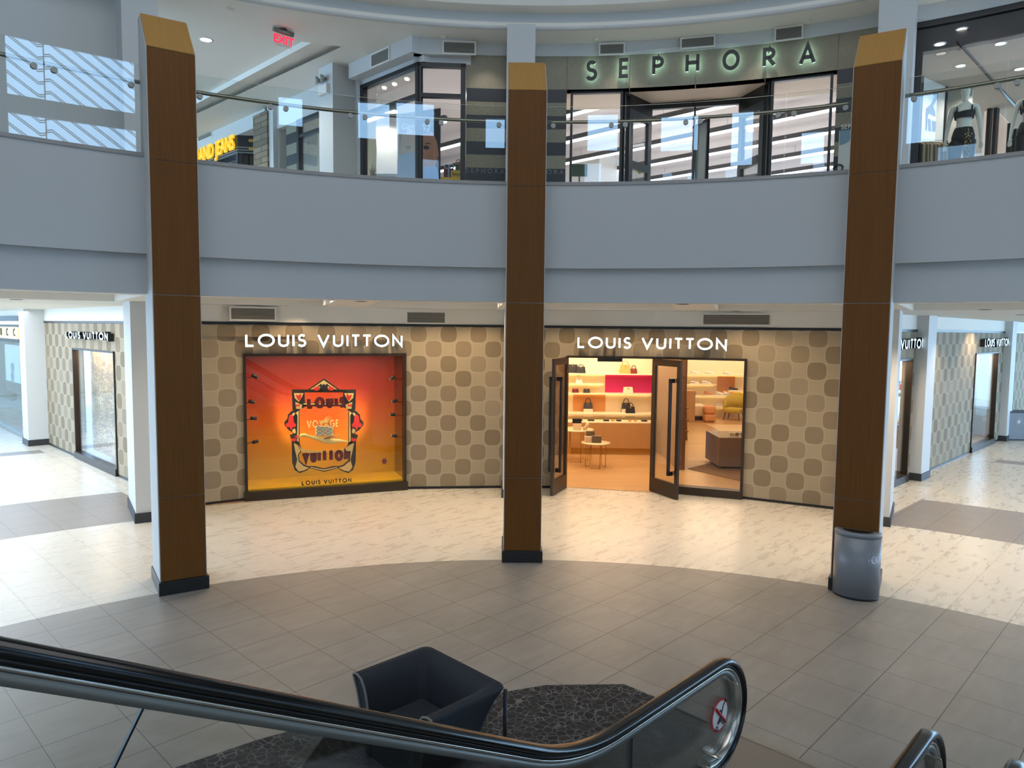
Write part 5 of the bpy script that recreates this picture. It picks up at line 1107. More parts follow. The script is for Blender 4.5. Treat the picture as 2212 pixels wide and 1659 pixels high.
for k, (x_, y_) in enumerate([(2030, 95), (2161, 94), (2075, 142), (2202, 149), (2078, 63)]):
    o = fl(x_, y_, zh0 - .002); root = empty('recessed_downlight', o, ['bright downlight in the mannequin shop ceiling nearest the white column', 'bright downlight in the mannequin shop ceiling near its front corner', 'bright downlight above the mannequin', 'bright downlight deep in the mannequin shop ceiling', 'small downlight on the black header of the mannequin shop'][k], 'downlight', 'round ceiling downlights')
    if k == 4: a, z = apx(x_, y_, WR + .03); o = pol(WR + .03, a, z); 
    mb = MB(); mb.lathe([(0, -.004), (.075, -.004), (.075, .002), (.0, .002)], o, 16); d_ = build('lens', mb, M_bulb, root)
    mb = MB(); mb.lathe([(.075, -.008), (.1, -.008), (.1, .002), (.075, .002)], o, 16); build('ring', mb, M_white, root)
# dark tracks across its ceiling
mb = MB(); a_ = fl(2068, 90, zh0 - .01); b2_ = fl(2212, 250, zh0 - .01); dr_ = (b2_ - a_).normalized(); mb.tube([a_, b2_ + dr_ * 1], .025, 4); build('ceiling_track', mb, M_black, origin=a_, label='thin black track running across the mannequin shop ceiling', cat='ceiling track')
# back walls of that shop
mb = MB(); p1 = pol(15.6, g0 + .005); p2 = pol(15.6, D(43)); Fw = Frame(p1, p2); Fw.box(mb, -.4, Fw.px(2098, 250)[0], 5.37, zh0, -.1, 0); struct('wall_mannequin_back', mb, mat('pale_shop_wall', (196, 192, 180), .8))
mb = MB(); sw0 = pol(WR + .35, g0 - .012); Fs = Frame(sw0, pol(16.6, g0 - .004)); Fs.box(mb, 0, Fs.L, 5.37, zh0, -.1, 0); struct('wall_mannequin_side', mb, MATS['pale_shop_wall'])
M_black2 = M_black
up0 = Fs.px(1968, 300); 
# framed athlete poster standing inside the window
Fq = Frame(pt_at(1982, 250, WR + 1.35), pt_at(2042, 250, WR + 2.4)); z1_ = Fq.px(1985, 141)[1]
root = empty('framed_poster', Fq.pt(Fq.L / 2, 5.6), 'large black framed poster of a dark athletic figure beside the white column', 'poster'); mb = MB(); Fq.box(mb, 0, .12, 5.5, z1_, -.03, .03); Fq.box(mb, Fq.L - .05, Fq.L, 5.5, z1_, -.03, .03); Fq.box(mb, 0, Fq.L, z1_ - .06, z1_, -.03, .03); Fq.box(mb, 0, Fq.L, 5.9, 5.96, -.03, .03); build('frame', mb, M_black, root)
mb = MB(); Fq.box(mb, .12, Fq.L - .05, 5.5, z1_ - .06, -.02, .0); build('picture', mb, mat('pale_picture', (196, 192, 184), .5), root)
def qp(x, y, d=.006): u, z = Fq.px(1892 + x * .217, y * .217, d); return Fq.pt(u, z, d)
mb = MB()
for pl_ in ([(565, 930), (615, 930), (612, 980), (570, 1060), (590, 1120), (590, 1160), (560, 1140), (520, 1130), (505, 1300), (498, 1300), (500, 1080), (550, 1040), (585, 960)], [(520, 1180), (545, 1190), (550, 1310), (525, 1300)], [(560, 1200), (596, 1210), (590, 1310), (562, 1310)]): mb.prism([qp(x, y) for x, y in pl_][::-1], Fq.n * .003)
build('figure_print', mb, mat('charcoal_print', (66, 64, 64), .6), root)
# fins and wall; a faint glow in its material stands for light on it
Fl = Frame(pt_at(2128, 250, 17.5), pt_at(2300, 250, 17.0)); mb = MB(); z_r = Fl.px(2130, 215)[1]; z_q = Fl.px(2212, 300)[1]
mb.prism([Fl.pt(0, 5.37), Fl.pt(4.2, 5.37), Fl.pt(4.2, z_q - (z_r - z_q) * 1.6 if 0 else 5.5), Fl.pt(Fl.px(2205, 290)[0], Fl.px(2205, 290)[1]), Fl.pt(0, z_r)], Fl.n * .05); struct('wall_lit_stair', mb, mat('blush_wall_glow', (240, 226, 216), .8, emit=(255, 232, 222), es=.35))
for k, x_ in enumerate([2137, 2151, 2183, 2195]):
    u, _ = Fl.px(x_, 300, .1); zt_ = Fl.px(x_, 215 + (x_ - 2130) * 1.0, .1)[1]; mb = MB(); Fl.box(mb, u - .035, u + .035, 5.37, zt_, .08, .2); build('black_fin', mb, M_black, origin=Fl.pt(u, 5.37, .1), label=['first slim black upright from the mannequin', 'second slim black upright from the mannequin', 'third slim black upright from the mannequin', 'slim black upright nearest the picture edge'][k], cat='upright bar', group='slim black uprights before the lit wall')
# ================================================================ balustrade of the upper walkway
RG = 8.46
def gphi(px, py=300): return apx(px, py, RG)[0]
PIL = [D(-32.84), D(-.94), D(30.34)]
hw = .27 / 8.1
bays = [([D(-66), gphi(101), PIL[0] - hw], 'beyond the left pillar'), ([PIL[0] + hw, gphi(602), gphi(773), gphi(938), PIL[1] - hw], 'between the left and middle pillars'),
        ([PIL[1] + hw, gphi(1335), gphi(1496), gphi(1696), PIL[2] - hw], 'between the middle and right pillars'), ([PIL[2] + hw, gphi(2171, 260), D(62)], 'beyond the right pillar')]
M_rail = mat('brushed_handrail', (176, 168, 150), .3, metal=1.)
ordn = ['first', 'second', 'third', 'fourth']
def bracket_pts(a, ph): pass
for bi, (cuts, wh) in enumerate(bays):
    root = empty('glass_balustrade', pol(RG, (cuts[0] + cuts[-1]) / 2, 5.375), 'curved clear glass balustrade with metal handrail ' + wh, 'balustrade', 'curved glass balustrades around the court')
    for a, b in zip(cuts, cuts[1:]):
        mb = MB(); g = .006 / RG; mb.arc(RG, RG + .013, 5.37, 6.43, a + g, b - g, max(8, int((b - a) / D(.35)))); build('glass_panel', mb, M_glass, root)
    n = 40; mb = MB(); mb.tube([pol(RG + .075, cuts[0] + (cuts[-1] - cuts[0]) * k / n, 6.235) for k in range(n + 1)], .024, 10); build('handrail', mb, M_rail, root)
    marks = []
    for c in cuts[1:-1]: marks += [c - .0115 * 1.0, c + .0115 * 1.0]
    marks += [cuts[0] + .012, cuts[-1] - .012]
    for c in marks:
        mb = MB(); nn = pol(1, c) - pol(0, c); o = pol(RG, c, 6.165)
        mb.tube([o - nn * .018, o - nn * .001], .034, 16); mb.tube([o + nn * .014, o + nn * .03], .034, 16); mb.tube([o + nn * .03, pol(RG + .075, c, 6.165), pol(RG + .075, c, 6.22)], .009, 6)
        build('rail_bracket', mb, M_satin, root)
# ================================================================ escalators
dE = Vector((.697, .717, 0)).normalized(); pE = Vector((dE.y, -dE.x, 0)); OE = Vector((1.438, 4.825, 0))
def ep(s, p, z): return OE + dE * s + pE * p + Vector((0, 0, z))
SL_ = math.tan(D(29.2))
def rail_path(off=0., smax=-7.5):
    # (s, z) of the handrail centre line moved inwards by off, newel end first
    pts = []; R = .365 - off; cz = .63
    for k in range(19): a = D(-115 + 205 * k / 18); pts.append((R * math.cos(a) - .0, cz + R * math.sin(a)))
    # straight run back, then a smooth bend into the incline
    zt0 = cz + R; pts.append((-.6, zt0)); pts.append((-1.1, zt0))
    s0 = -1.15; RB = 1.5; th = D(29.2)
    for k in range(1, 11): a = th * k / 10; pts.append((s0 - (RB + off) * math.sin(a) , zt0 + (RB + off) * (1 - math.cos(a))))
    s1, z1 = pts[-1]; pts.append((smax, z1 + (s1 - smax) * math.tan(th))); return pts
def sweep2(pts, p, prof, mb):          # prof in (across, outward) for a path in the (s, z) plane
    path = []
    for k, (s, z) in enumerate(pts):
        a = pts[max(0, k - 1)]; b = pts[min(len(pts) - 1, k + 1)]; t = Vector((b[0] - a[0], b[1] - a[1])).normalized()
        nrm = Vector((t.y, -t.x))      # outward (up on the straight run)
        if nrm.y < 0 and False: nrm = -nrm
        path.append((ep(s, p, z), pE, dE * nrm.x + Vector((0, 0, nrm.y))))
    mb.sweep(prof, path); return mb
M_steelE = mat('escalator_steel', (205, 200, 190), .25, metal=.9); M_band = mat('grey_steel_band', (128, 127, 122), .45, metal=.4)
M_eglass = glassmat('escalator_glass', (.96, .97, .96), .9)
def balus(p, name, lab, stick=False, sm=-7.5, side=1):
    root = empty(name, ep(0, p, 0), lab, 'escalator side', 'glass sided escalator balustrades with black handrails')
    P = rail_path(0, sm)
    w = .042; h = .02
    prof = [(w * math.cos(D(a)) * (1.0), .018 + h * max(-.9, math.sin(D(a)))) for a in range(0, 360, 24)]
    mb = sweep2(P, p, [(-w, .0), (w, .0), (w * 1.02, .016), (w * .8, .032), (w * .35, .038), (-w * .35, .038), (-w * .8, .032), (-w * 1.02, .016)], MB()); build('handrail', mb, M_rubber, root)
    mb = sweep2(rail_path(.012, sm), p, [(-.028, -.012), (.028, -.012), (.028, .008), (-.028, .008)], MB()); build('rail_guide', mb, M_black, root)
    mb = sweep2(rail_path(.032, sm), p, [(.026 * math.cos(D(a)), .012 * math.sin(D(a))) for a in range(0, 360, 36)], MB()); build('steel_profile', mb, M_steelE, root)
    mb = sweep2(rail_path(.062, sm), p, [(-.016, -.018), (.016, -.018), (.016, .018), (-.016, .018)], MB()); build('steel_band', mb, M_band, root)
    # glass: thin solid between band and skirt
    Q = rail_path(.08, sm); zb_ = .16
    def low(s): return zb_ if s > -1.25 else zb_ + (-1.25 - s) * math.tan(D(29.2))
    top = [q for q in Q if q[1] > .42]; pts = [ep(s, p, z) for s, z in top]; bot = [ep(s, p, low(s)) for s, z in (top[-1], (-1.25, 0), (.0, 0), (top[0][0] * .55, 0))]
    mb = MB(); poly = pts + bot; mb.prism([q - pE * .006 for q in poly], pE * .012); build('glass_panel', mb, M_eglass, root)
    for s in (-1.02, -3.70, -6.35):
        if s < sm + .3: continue
        zt_ = 1.0
        for (sa, za), (sb, zb2) in zip(Q, Q[1:]):
            if sb <= s <= sa and za > .5: zt_ = za + (zb2 - za) * (s - sa) / (sb - sa)
        dz_ = zt_ - low(s); k_ = 0 if s > -1.2 else .559; L_ = dz_ * (.0 if k_ == 0 else .76); e_ = ep(s, p, zt_); f_ = ep(s - L_ * k_, p, zt_ - (dz_ if k_ == 0 else L_))
        mb = MB(); t4 = [dE * -.004 - pE * .007, dE * .004 - pE * .007, dE * .004 + pE * .007, dE * -.004 + pE * .007]; mb.hexa([f_ + v for v in t4] + [e_ + v for v in t4]); build('glass_joint', mb, M_black, root)
    # curved steel inner lining of the newel and skirt deck
    mb = MB(); R = .365 - .10; mb.sweep([(-.055, 0), (.055, 0), (.055, .006), (-.055, .006)], [(ep(R * math.cos(a), p, .63 + R * math.sin(a)), pE, dE * math.cos(a) + Vector((0, 0, math.sin(a)))) for a in [D(-100 + 150 * k / 16) for k in range(17)]]); build('newel_lining', mb, M_steelE, root)
    mb = MB(); ww = .10
    mb.prism([ep(.20, p - ww, 0), ep(-1.25, p - ww, 0), ep(sm, p - ww, (-1.25 - sm) * math.tan(D(29.2))), ep(sm, p - ww, low(sm)), ep(-1.25, p - ww, zb_), ep(.20, p - ww, zb_)], pE * 2 * ww); build('skirt', mb, M_band, root, bevel=.01)
    if stick:
        c = hit(1551.5, 1543.5, ep(0, p, 0), ep(1, p, 0)); c = c + pE * .012; r = .118
        st = empty_child('no_pushchair_sticker', c, root)
        def disc(rr, off, M, nm, r0=0.):
            m = MB(); N = 32; o = c + pE * off
            m.prism([o + dE * rr * math.cos(2 * PI * k / N) + Vector((0, 0, rr * math.sin(2 * PI * k / N))) for k in range(N)], pE * .0012); return build(nm, m, M, st)
        disc(r, 0, mat('sign_red', (176, 30, 44), .5), 'red_ring'); disc(r * .86, .0014, mat('sign_white', (214, 212, 208), .5), 'white_disc')
        def line(pts, w_, M, nm, off=.003, closed=False): m = MB(); m.tube([c + pE * off + dE * x * r + Vector((0, 0, z * r)) for x, z in pts], w_, 6, closed=closed); return build(nm, m, M, st)
        line([(.62, .62), (.7, .74), (.6, .8), (.3, .45), (.12, .0)], .005, M_black, 'pushchair_handle'); line([(.12, 0), (-.3, -.42), (-.1, -.3), (.28, -.42)], .009, M_black, 'pushchair_seat')
        line([(-.02, .26), (.02, .3)], .016, M_black, 'baby_head')
        for cx_, cz_ in ((-.36, -.68), (.36, -.5)): line([(cx_ + .12 * math.cos(t), cz_ + .14 * math.sin(t)) for t in [2 * PI * k / 12 for k in range(12)]], .004, M_black, 'pushchair_wheel', closed=True)
        line([(-.58, .60), (.60, -.58)], .011, MATS['sign_red'], 'red_bar', .006)
    return root
def empty_child(name, loc, parent):
    o = bpy.data.objects.new(name, None); COL.objects.link(o); o.parent = parent; o.location = Vector(loc) - WO[parent.name]; WO[o.name] = Vector(loc); return o
balus(0, 'escalator_balustrade', 'nearest escalator side sweeping across the foreground with a no pushchair sticker', True, -7.5)
balus(1.275, 'escalator_balustrade', 'second escalator side, only its rounded black handrail end showing at the bottom edge', False, -6.0)
balus(1.70, 'escalator_balustrade', 'third escalator side, just the tip of its handrail in the bottom corner', False, -6.0)
# steps between the first two sides
root = empty('escalator_steps', ep(-1.5, .64, 0), 'grooved metal steps between the two nearest escalator sides', 'escalator')
for k in range(9):
    s = -1.3 - k * .4; z = .0 + max(0, k * .2235); mb = MB()
    p4 = [ep(s, .12, max(0.005, z - .2)), ep(s, 1.16, max(.005, z - .2)), ep(s - .4, 1.16, max(.005, z - .2)), ep(s - .4, .12, max(.005, z - .2))]; mb.hexa(p4 + [Vector((q.x, q.y, z + .03)) for q in p4]); build('step', mb, M_band, root)
M_plate, nt, b_ = new('ribbed_plate'); n_ = NB(nt); x_, y_, z_, P_ = n_.pos()
q_ = n_.m('ADD', n_.m('MULTIPLY', x_, dE.x), n_.m('MULTIPLY', y_, dE.y)); ln_ = n_.m('LESS_THAN', n_.m('FRACT', n_.m('MULTIPLY', q_, 60.)), .4)
nt.links.new(n_.mix(ln_, lin((150, 146, 138)), lin((104, 100, 94))), b_.inputs['Base Color']); b_.inputs['Metallic'].default_value = .6; b_.inputs['Roughness'].default_value = .45
root = empty('landing_plate', ep(.2, .6, 0), 'ribbed steel landing plate at the foot of the escalator', 'floor plate')
mb = MB(); mb.prism([ep(.91, -.29, .002), ep(.91, 1.55, .002), ep(-1.3, 1.55, .002), ep(-1.3, -.29, .002)][::-1], (0, 0, .008)); build('plate', mb, M_plate, root)
mb = MB(); mb.prism([ep(.94, -.32, .002), ep(.94, 1.6, .002), ep(.905, 1.6, .002), ep(.905, -.32, .002)][::-1], (0, 0, .012)); mb.prism([ep(.905, -.32, .002), ep(.905, -.285, .002), ep(-1.3, -.285, .002), ep(-1.3, -.32, .002)][::-1], (0, 0, .012)); build('edge_strip', mb, M_satin, root)
# grey deck box at the outer side of the first newel
c_ = fl(1457, 1637, .20); mb = MB(); s_c = (c_ - OE).dot(dE); p_c = (c_ - OE).dot(pE)
mb.hexa([ep(s_c - 1.2, p_c - .0, 0), ep(s_c - 1.2, p_c + .22, 0), ep(s_c, p_c + .22, 0), ep(s_c, p_c, 0)][::-1] + [ep(s_c - 1.2, p_c, .2), ep(s_c - 1.2, p_c + .22, .2), ep(s_c, p_c + .22, .2), ep(s_c, p_c, .2)][::-1])
build('deck_box', mb, M_band, origin=ep(s_c - .6, p_c + .1, 0), label='low grey metal box beside the foot of the nearest escalator', cat='metal box')
# ================================================================ seating island
M_pebble, nt, b_ = new('pebble_carpet'); n_ = NB(nt); x_, y_, z_, P_ = n_.pos()
vo = nt.nodes.new('ShaderNodeTexVoronoi'); vo.feature = 'DISTANCE_TO_EDGE'; vo.inputs['Scale'].default_value = 15.
wv = n_.comb(n_.m('ADD', n_.m('MULTIPLY', x_, 1.0), n_.m('MULTIPLY', n_.noise(P_, 3), .12)), n_.m('MULTIPLY', y_, 1.0), 0.); nt.links.new(wv, vo.inputs['Vector'])
vc = nt.nodes.new('ShaderNodeTexVoronoi'); vc.inputs['Scale'].default_value = 15.; nt.links.new(wv, vc.inputs['Vector'])
ed_ = n_.m('LESS_THAN', vo.outputs['Distance'], .06); peb = n_.mix(vc.outputs['Color'], lin((30, 27, 26)), lin((52, 47, 43)))
nt.links.new(n_.mix(ed_, peb, n_.ramp(n_.noise(P_, 7, 3), [(.35, lin((60, 55, 52))), (.65, lin((110, 104, 100)))])), b_.inputs['Base Color']); b_.inputs['Roughness'].default_value = .9
out = [(300, 1700), (380, 1659), (555, 1600), (705, 1558), (1180, 1481), (1348, 1479), (1418, 1508), (1528, 1560)]
q_ = [fl(x, y, .003) for x, y in out]; q_ += [Vector((1.62, 5.7, .003)), Vector((.78, 4.75, .003)), Vector((-.35, 3.7, .003)), Vector((-1.6, 3.2, .003)), Vector((-2.9, 4.0, .003))]
mb = MB(); mb.prism([q for q in q_][::-1], (0, 0, .006))
build('pebble_carpet', mb, M_pebble, origin=(-.2, 5, 0), label='dark pebble patterned carpet under the navy armchair', cat='carpet')
M_flor, nt, b_ = new('floral_carpet'); n_ = NB(nt); x_, y_, z_, P_ = n_.pos()
nz = nt.nodes.new('ShaderNodeTexNoise'); nz.inputs['Scale'].default_value = 7; nz.inputs['Detail'].default_value = 3; nz.inputs['Distortion'].default_value = 2.2; nt.links.new(P_, nz.inputs['Vector'])
fr_ = n_.m('FRACT', n_.m('MULTIPLY', nz.outputs['Fac'], 9.)); vb = nt.nodes.new('ShaderNodeTexVoronoi'); vb.inputs['Scale'].default_value = 3.2; nt.links.new(P_, vb.inputs['Vector'])
bl = n_.m('LESS_THAN', vb.outputs['Distance'], .27); sel = nt.nodes.new('ShaderNodeSeparateColor'); nt.links.new(vb.outputs['Color'], sel.inputs[0])
lacy = n_.ramp(fr_, [(0., lin((50, 56, 80))), (.3, lin((96, 100, 116))), (.5, lin((178, 178, 168))), (.75, lin((84, 92, 116))), (1., lin((160, 162, 158)))])
petal = n_.ramp(sel.outputs[0], [(.2, lin((186, 138, 112))), (.5, lin((130, 130, 90))), (.8, lin((100, 108, 138)))])
nt.links.new(n_.mix(n_.m('MULTIPLY', bl, n_.m('GREATER_THAN', sel.outputs[1], .5)), lacy, petal), b_.inputs['Base Color']); b_.inputs['Roughness'].default_value = .95
mb = MB(); cc = Vector((-.55, 4.75, .01)); mb.prism([cc + Vector((1.18 * math.cos(t) * (1 + .04 * math.sin(5 * t)), .82 * math.sin(t) * (1 + .05 * math.cos(4 * t)) + .14 * math.cos(t) * 0, 0)) for t in [2 * PI * k / 40 for k in range(40)]], (0, 0, .005))
build('floral_carpet_inset', mb, M_flor, origin=cc, label='blue and peach floral inset in the middle of the pebble carpet', cat='carpet inset')
# navy tub armchair
ch_o = Vector((-.60, 5.14, .016))
B_, L_, R_, F_ = fl(922, 1396, .7), fl(766, 1452, .7), fl(1092, 1478, .7), fl(938, 1566, .7)
cen = (B_ + L_ + R_ + F_) / 4; cen.z = 0
root = empty('tub_armchair', (cen.x, cen.y, .016), 'navy blue square tub armchair with flared arms on the pebble carpet', 'armchair')
axu = ((R_ - B_) + (F_ - L_)); axu.z = 0; axu.normalize(); axv = Vector((-axu.y, axu.x, 0))        # axu: back-left corner to back-right corner
if axv.dot(F_ - R_) < 0: axv = -axv
WU = ((R_ - B_).length + (F_ - L_).length) / 2; WV = ((L_ - B_).length + (F_ - R_).length) / 2
def chp(u, v, z): return cen + axu * u + axv * v + Vector((0, 0, z))
hu, hv = WU / 2, WV / 2
# plan path (outer rim): front of arm A -> back corner -> back corner -> front of arm B, with rounded back corners
def plan(inset, n=6, r=.07):
    a, b = hu - inset, hv - inset; pts = [(-a, hv)]
    for k in range(n + 1): t = PI + (PI / 2) * k / n; pts.append((-a + r + r * math.cos(t), -b + r + r * math.sin(t)))
    for k in range(n + 1): t = 1.5 * PI + (PI / 2) * k / n; pts.append((a - r + r * math.cos(t), -b + r + r * math.sin(t)))
    pts.append((a, hv)); return pts
# the sofa faces +v; cross-section as (inset from rim, height)
sec = [(.20, .12), (.135, .30), (.085, .48), (.045, .60), (.012, .665), (.0, .69), (.008, .708), (.05, .712), (.10, .695), (.145, .64), (.175, .56), (.195, .46), (.205, .36), (.205, .12)]
plans = [plan(i) for i, z in sec]; mb = MB(); nP = len(plans[0]); nS = len(sec)
for k in range(nP):
    for j, (ins, z) in enumerate(sec):
        x, y = plans[j][k]; mb.v.append(chp(x, y, z))
for k in range(nP - 1):
    for j in range(nS - 1): mb.face((k * nS + j, k * nS + j + 1, (k + 1) * nS + j + 1, (k + 1) * nS + j), 0, sm=True)
    mb.face((k * nS + nS - 1, k * nS, (k + 1) * nS, (k + 1) * nS + nS - 1), 0)
mb.face(range(nS), 0); mb.face(list(range((nP - 1) * nS, nP * nS))[::-1], 0)
build('shell', mb, M_navy, root, bevel=0)
mb = MB(); a, b = hu - .2, hv
mb.hexa([chp(-a, -b + .2, .12), chp(a, -b + .2, .12), chp(a, b - .0, .12), chp(-a, b - .0, .12), chp(-a, -b + .2, .42), chp(a, -b + .2, .42), chp(a, b - .0, .43), chp(-a, b - .0, .43)]); build('seat_cushion', mb, M_navy, root, bevel=.035)
for sx in (-1, 1):
    mb = MB(); pth = [chp(sx * (hu - i_), hv + .004, z) for i_, z in sec]; mb.tube(pth, .009, 6); build('edge_piping', mb, mat('grey_piping', (110, 104, 98), .6) if 'grey_piping' not in MATS else MATS['grey_piping'], root)
for sx, sy in ((-1, -1), (1, 1), (-1, 1)):
    mb = MB(); mb.tube([chp(sx * (hu - .26), sy * (hv - .26), .0), chp(sx * (hu - .26), sy * (hv - .26), .13)], .02, 8); build('leg', mb, M_black, root)
mb = MB(); c_ = chp(hu - .012, -hv + .012, 0); mb.tube([c_ + Vector((0, 0, .012)), c_ + Vector((0, 0, .675))], .0145, 8); build('corner_post', mb, M_black, root, label='thin dark corner post')
# ================================================================ litter bins
def half_bin(o, n, rad, h, lab, mark_ang=.9):
    root = empty('litter_bin', o, lab, 'bin', 'grey half round litter bins')
    t = Vector((-n.y, n.x, 0)); N = 24
    def ring(r, z, off=0.): return [o + t * (r * math.cos(PI * k / N)) + n * (r * .80 * math.sin(PI * k / N) + off) + Vector((0, 0, z)) for k in range(N + 1)]
    def shell(mb, levels, cap0=True, cap1=True):
        i0 = len(mb.v); m = N + 1
        for r, z in levels: mb.v += ring(r, z)
        for l in range(len(levels) - 1):
            for k in range(m): mb.face((i0 + l * m + k, i0 + l * m + (k + 1) % m, i0 + (l + 1) * m + (k + 1) % m, i0 + (l + 1) * m + k), 0, sm=(k < m - 1))
        if cap0: mb.face(list(range(i0, i0 + m))[::-1])
        if cap1: mb.face(range(i0 + (len(levels) - 1) * m, i0 + len(levels) * m))
        return mb
    build('base_ring', shell(MB(), [(rad * .97, 0), (rad * .97, .03)]), M_black, root)
    build('body', shell(MB(), [(rad, .03), (rad, h * .93)]), M_bin, root)
    build('lid', shell(MB(), [(rad * 1.015, h * .93), (rad * 1.015, h * .975), (rad * .96, h)]), M_bin, root, label='slightly raised grey lid')
    mb = MB(); q = [p + n * .035 for p in ring(rad * .66, h + .0015)]; mb.prism(q, (0, 0, .003)); build('lid_opening', mb, M_black, root, label='dark crescent opening')
    # white round mark
    am = mark_ang; c = o + t * (rad * math.cos(am)) * 1.004 + n * (rad * .80 * math.sin(am)) * 1.004; nn = (t * math.cos(am) * .80 + n * math.sin(am)).normalized(); tt = Vector((-nn.y, nn.x, 0)); zc = h * .62
    sticker = empty_child('round_mark', c + Vector((0, 0, zc)), root); M_mk = mat('mark_white', (196, 198, 202), .5) if 'mark_white' not in MATS else MATS['mark_white']
    def wrap(x, z, off=.004):
        a = am + x / rad; return o + t * (rad * math.cos(a)) * 1.003 + n * (rad * .80 * math.sin(a)) * 1.003 + nn * off + Vector((0, 0, zc + z))
    mb = MB(); M_ = 20; i0 = len(mb.v); mb.v.append(wrap(0, 0)); mb.v += [wrap(.052 * math.cos(2 * PI * k / M_), .052 * math.sin(2 * PI * k / M_)) for k in range(M_)]
    for k in range(M_): mb.face((i0, i0 + 1 + k, i0 + 1 + (k + 1) % M_))
    build('inner_disc', mb, M_mk, sticker)
    mb = MB()
    for k in range(3):
        for j in range(2): pass
    mb.tube([wrap(-.02, .025, .006), wrap(.0, .035, .006), wrap(.02, .02, .006), wrap(.0, -.01, .006), wrap(-.015, -.03, .006)], .004, 5); build('arrow_mark', mb, M_bin, sticker)
    for k, chh in enumerate('WASTE  RECYCLE '):
        a = PI - 2 * PI * k / 15 - .2
        if chh == ' ': continue
        ca = wrap(.078 * math.cos(a), .078 * math.sin(a), .005); x_d = (wrap(.078 * math.cos(a) + .01 * math.sin(a), .078 * math.sin(a) - .01 * math.cos(a), .005) - ca).normalized()
        m2 = text_mesh(chh, .036, .001, fm(ca, x_d, nn)); build('ring_lettering', m2, M_mk, sticker)
    return root
ph = PIL[2]; nR = -(pol(1, ph) - pol(0, ph)); bo = pol(8.0, ph) ; tR = Vector((math.cos(ph), -math.sin(ph), 0))
half_bin(bo + nR * .045 + tR * .035, nR, .268, .84, 'grey half round litter bin with white ring mark against the wood faced pillar', .72)
p_ = fl(2212, 953); mb = MB(); root = empty('recycling_bin', p_, 'grey box shaped bin with white round mark at the far end of the corridor', 'bin')
q0 = fl(2176, 951); Fz = Frame((q0.x, q0.y), (q0.x + 1.5, q0.y - .1)); zt_ = Fz.px(2195, 890)[1]
mb = MB(); Fz.box(mb, 0, 1.3, .02, zt_, -.6, 0); build('body', mb, M_bin, root, bevel=.02); mb = MB(); Fz.box(mb, -.01, 1.31, zt_ - .03, zt_ + .01, -.61, .01); build('lid', mb, M_base, root)
u, z = Fz.px(2201, 911); mb = MB(); mb.tube([Fz.pt(u + .1 * math.cos(t), z + .1 * math.sin(t), .006) for t in [2 * PI * k / 16 for k in range(16)]], .008, 5, closed=True); mb.prism([Fz.pt(u + .055 * math.cos(t), z + .055 * math.sin(t), .003) for t in [2 * PI * k / 16 for k in range(16)]], Fz.n * .006); build('round_mark', mb, MATS['mark_white'], root)
# ================================================================ side windows of the lower shop
def beads(name, dense, c1, c2):
    m, nt, b = new(name); n = NB(nt); u, v, UV = n.uv()
    row = n.m('FLOOR', n.m('MULTIPLY', v, 26.)); colm = n.m('FLOOR', n.m('MULTIPLY', u, 30.)); r = n.white(n.comb(colm, row, 0.))
    big = n.noise(n.comb(u, v, 0.), 2.2, 2); f = n.m('MULTIPLY', r, n.m('ADD', big, .35))
    nt.links.new(n.ramp(f, [(.15, lin(c1)), (.6, lin(c2)), (.85, lin((250, 226, 170)))]), b.inputs['Base Color']); b.inputs['Metallic'].default_value = .3
    b.inputs['Roughness'].default_value = .45
    bp = nt.nodes.new('ShaderNodeBump'); bp.inputs['Strength'].default_value = .9; bp.inputs['Distance'].default_value = .03; nt.links.new(r, bp.inputs['Height']); nt.links.new(bp.outputs[0], b.inputs['Normal'])
    return m
M_beads = beads('gold_beads', 1, (110, 78, 44), (206, 160, 96)); M_beads2 = beads('dim_gold_beads', 1, (84, 66, 44), (170, 140, 92))
def side_window(F, u0, u1, zt_, lab, M, full=1.0, nm='beaded_window'):
    root = empty(nm, F.pt((u0 + u1) / 2, 0), lab, 'shop window', 'side windows of the checker stone shop')
    mb = MB(); F.box(mb, u0, u1, 0, .16, -.1, .06); F.box(mb, u0, u0 + .05, .16, zt_, -.12, .03); F.box(mb, u1 - .05, u1, .16, zt_, -.12, .03); F.box(mb, u0, u1, zt_ - .04, zt_, -.12, .03); build('window_frame', mb, M_bronze, root)
    i = MB(); a = u0 + .05; b = u0 + (u1 - u0) * full
    i.quad(F.pt(a, .16, -.35), F.pt(b, .16, -.35), F.pt(b, zt_, -.35), F.pt(a, zt_, -.35), 0, [(a, .16), (b, .16), (b, zt_), (a, zt_)]); build('bead_curtain', i, M, root)
    g = MB(); F.box(g, u0 + .05, u1 - .05, .16, zt_ - .04, -.04, -.03); build('pane', g, M_shopglass, root)
    bk = MB(); F.box(bk, u0 - .1, u1 + .1, .0, zt_ + .1, -.9, -.8); build('display_back', bk, mat('taupe_back', (120, 104, 84), .8) if 'taupe_back' not in MATS else MATS['taupe_back'], root)
    area('bead_light', F.pt((u0 + u1) / 2, zt_ - .05, -.2), (u1 - u0) * .8, 60, (1, .80, .55), rot=(0, 0, math.atan2(F.u.y, F.u.x)), size_y=.1); return root
side_window(FL_, wl0, wl1, wlt, 'gold beaded window in the corridor wall nearer the display window', M_beads)
side_window(FR_, w2a, w2b, w2t, 'far gold beaded window with bluish reflections in the other corridor wall', M_beads2, .75)
root = side_window(FR_, w1a, w1b, w1t, 'window with colourful toys and green curtain beside the pillar with the bin', MATS['taupe_back'], 1.0, 'toy_display_window')
def fp(px, py, d=-.25): u, z = FR_.px(px, py, d); return FR_.pt(u, z, d)
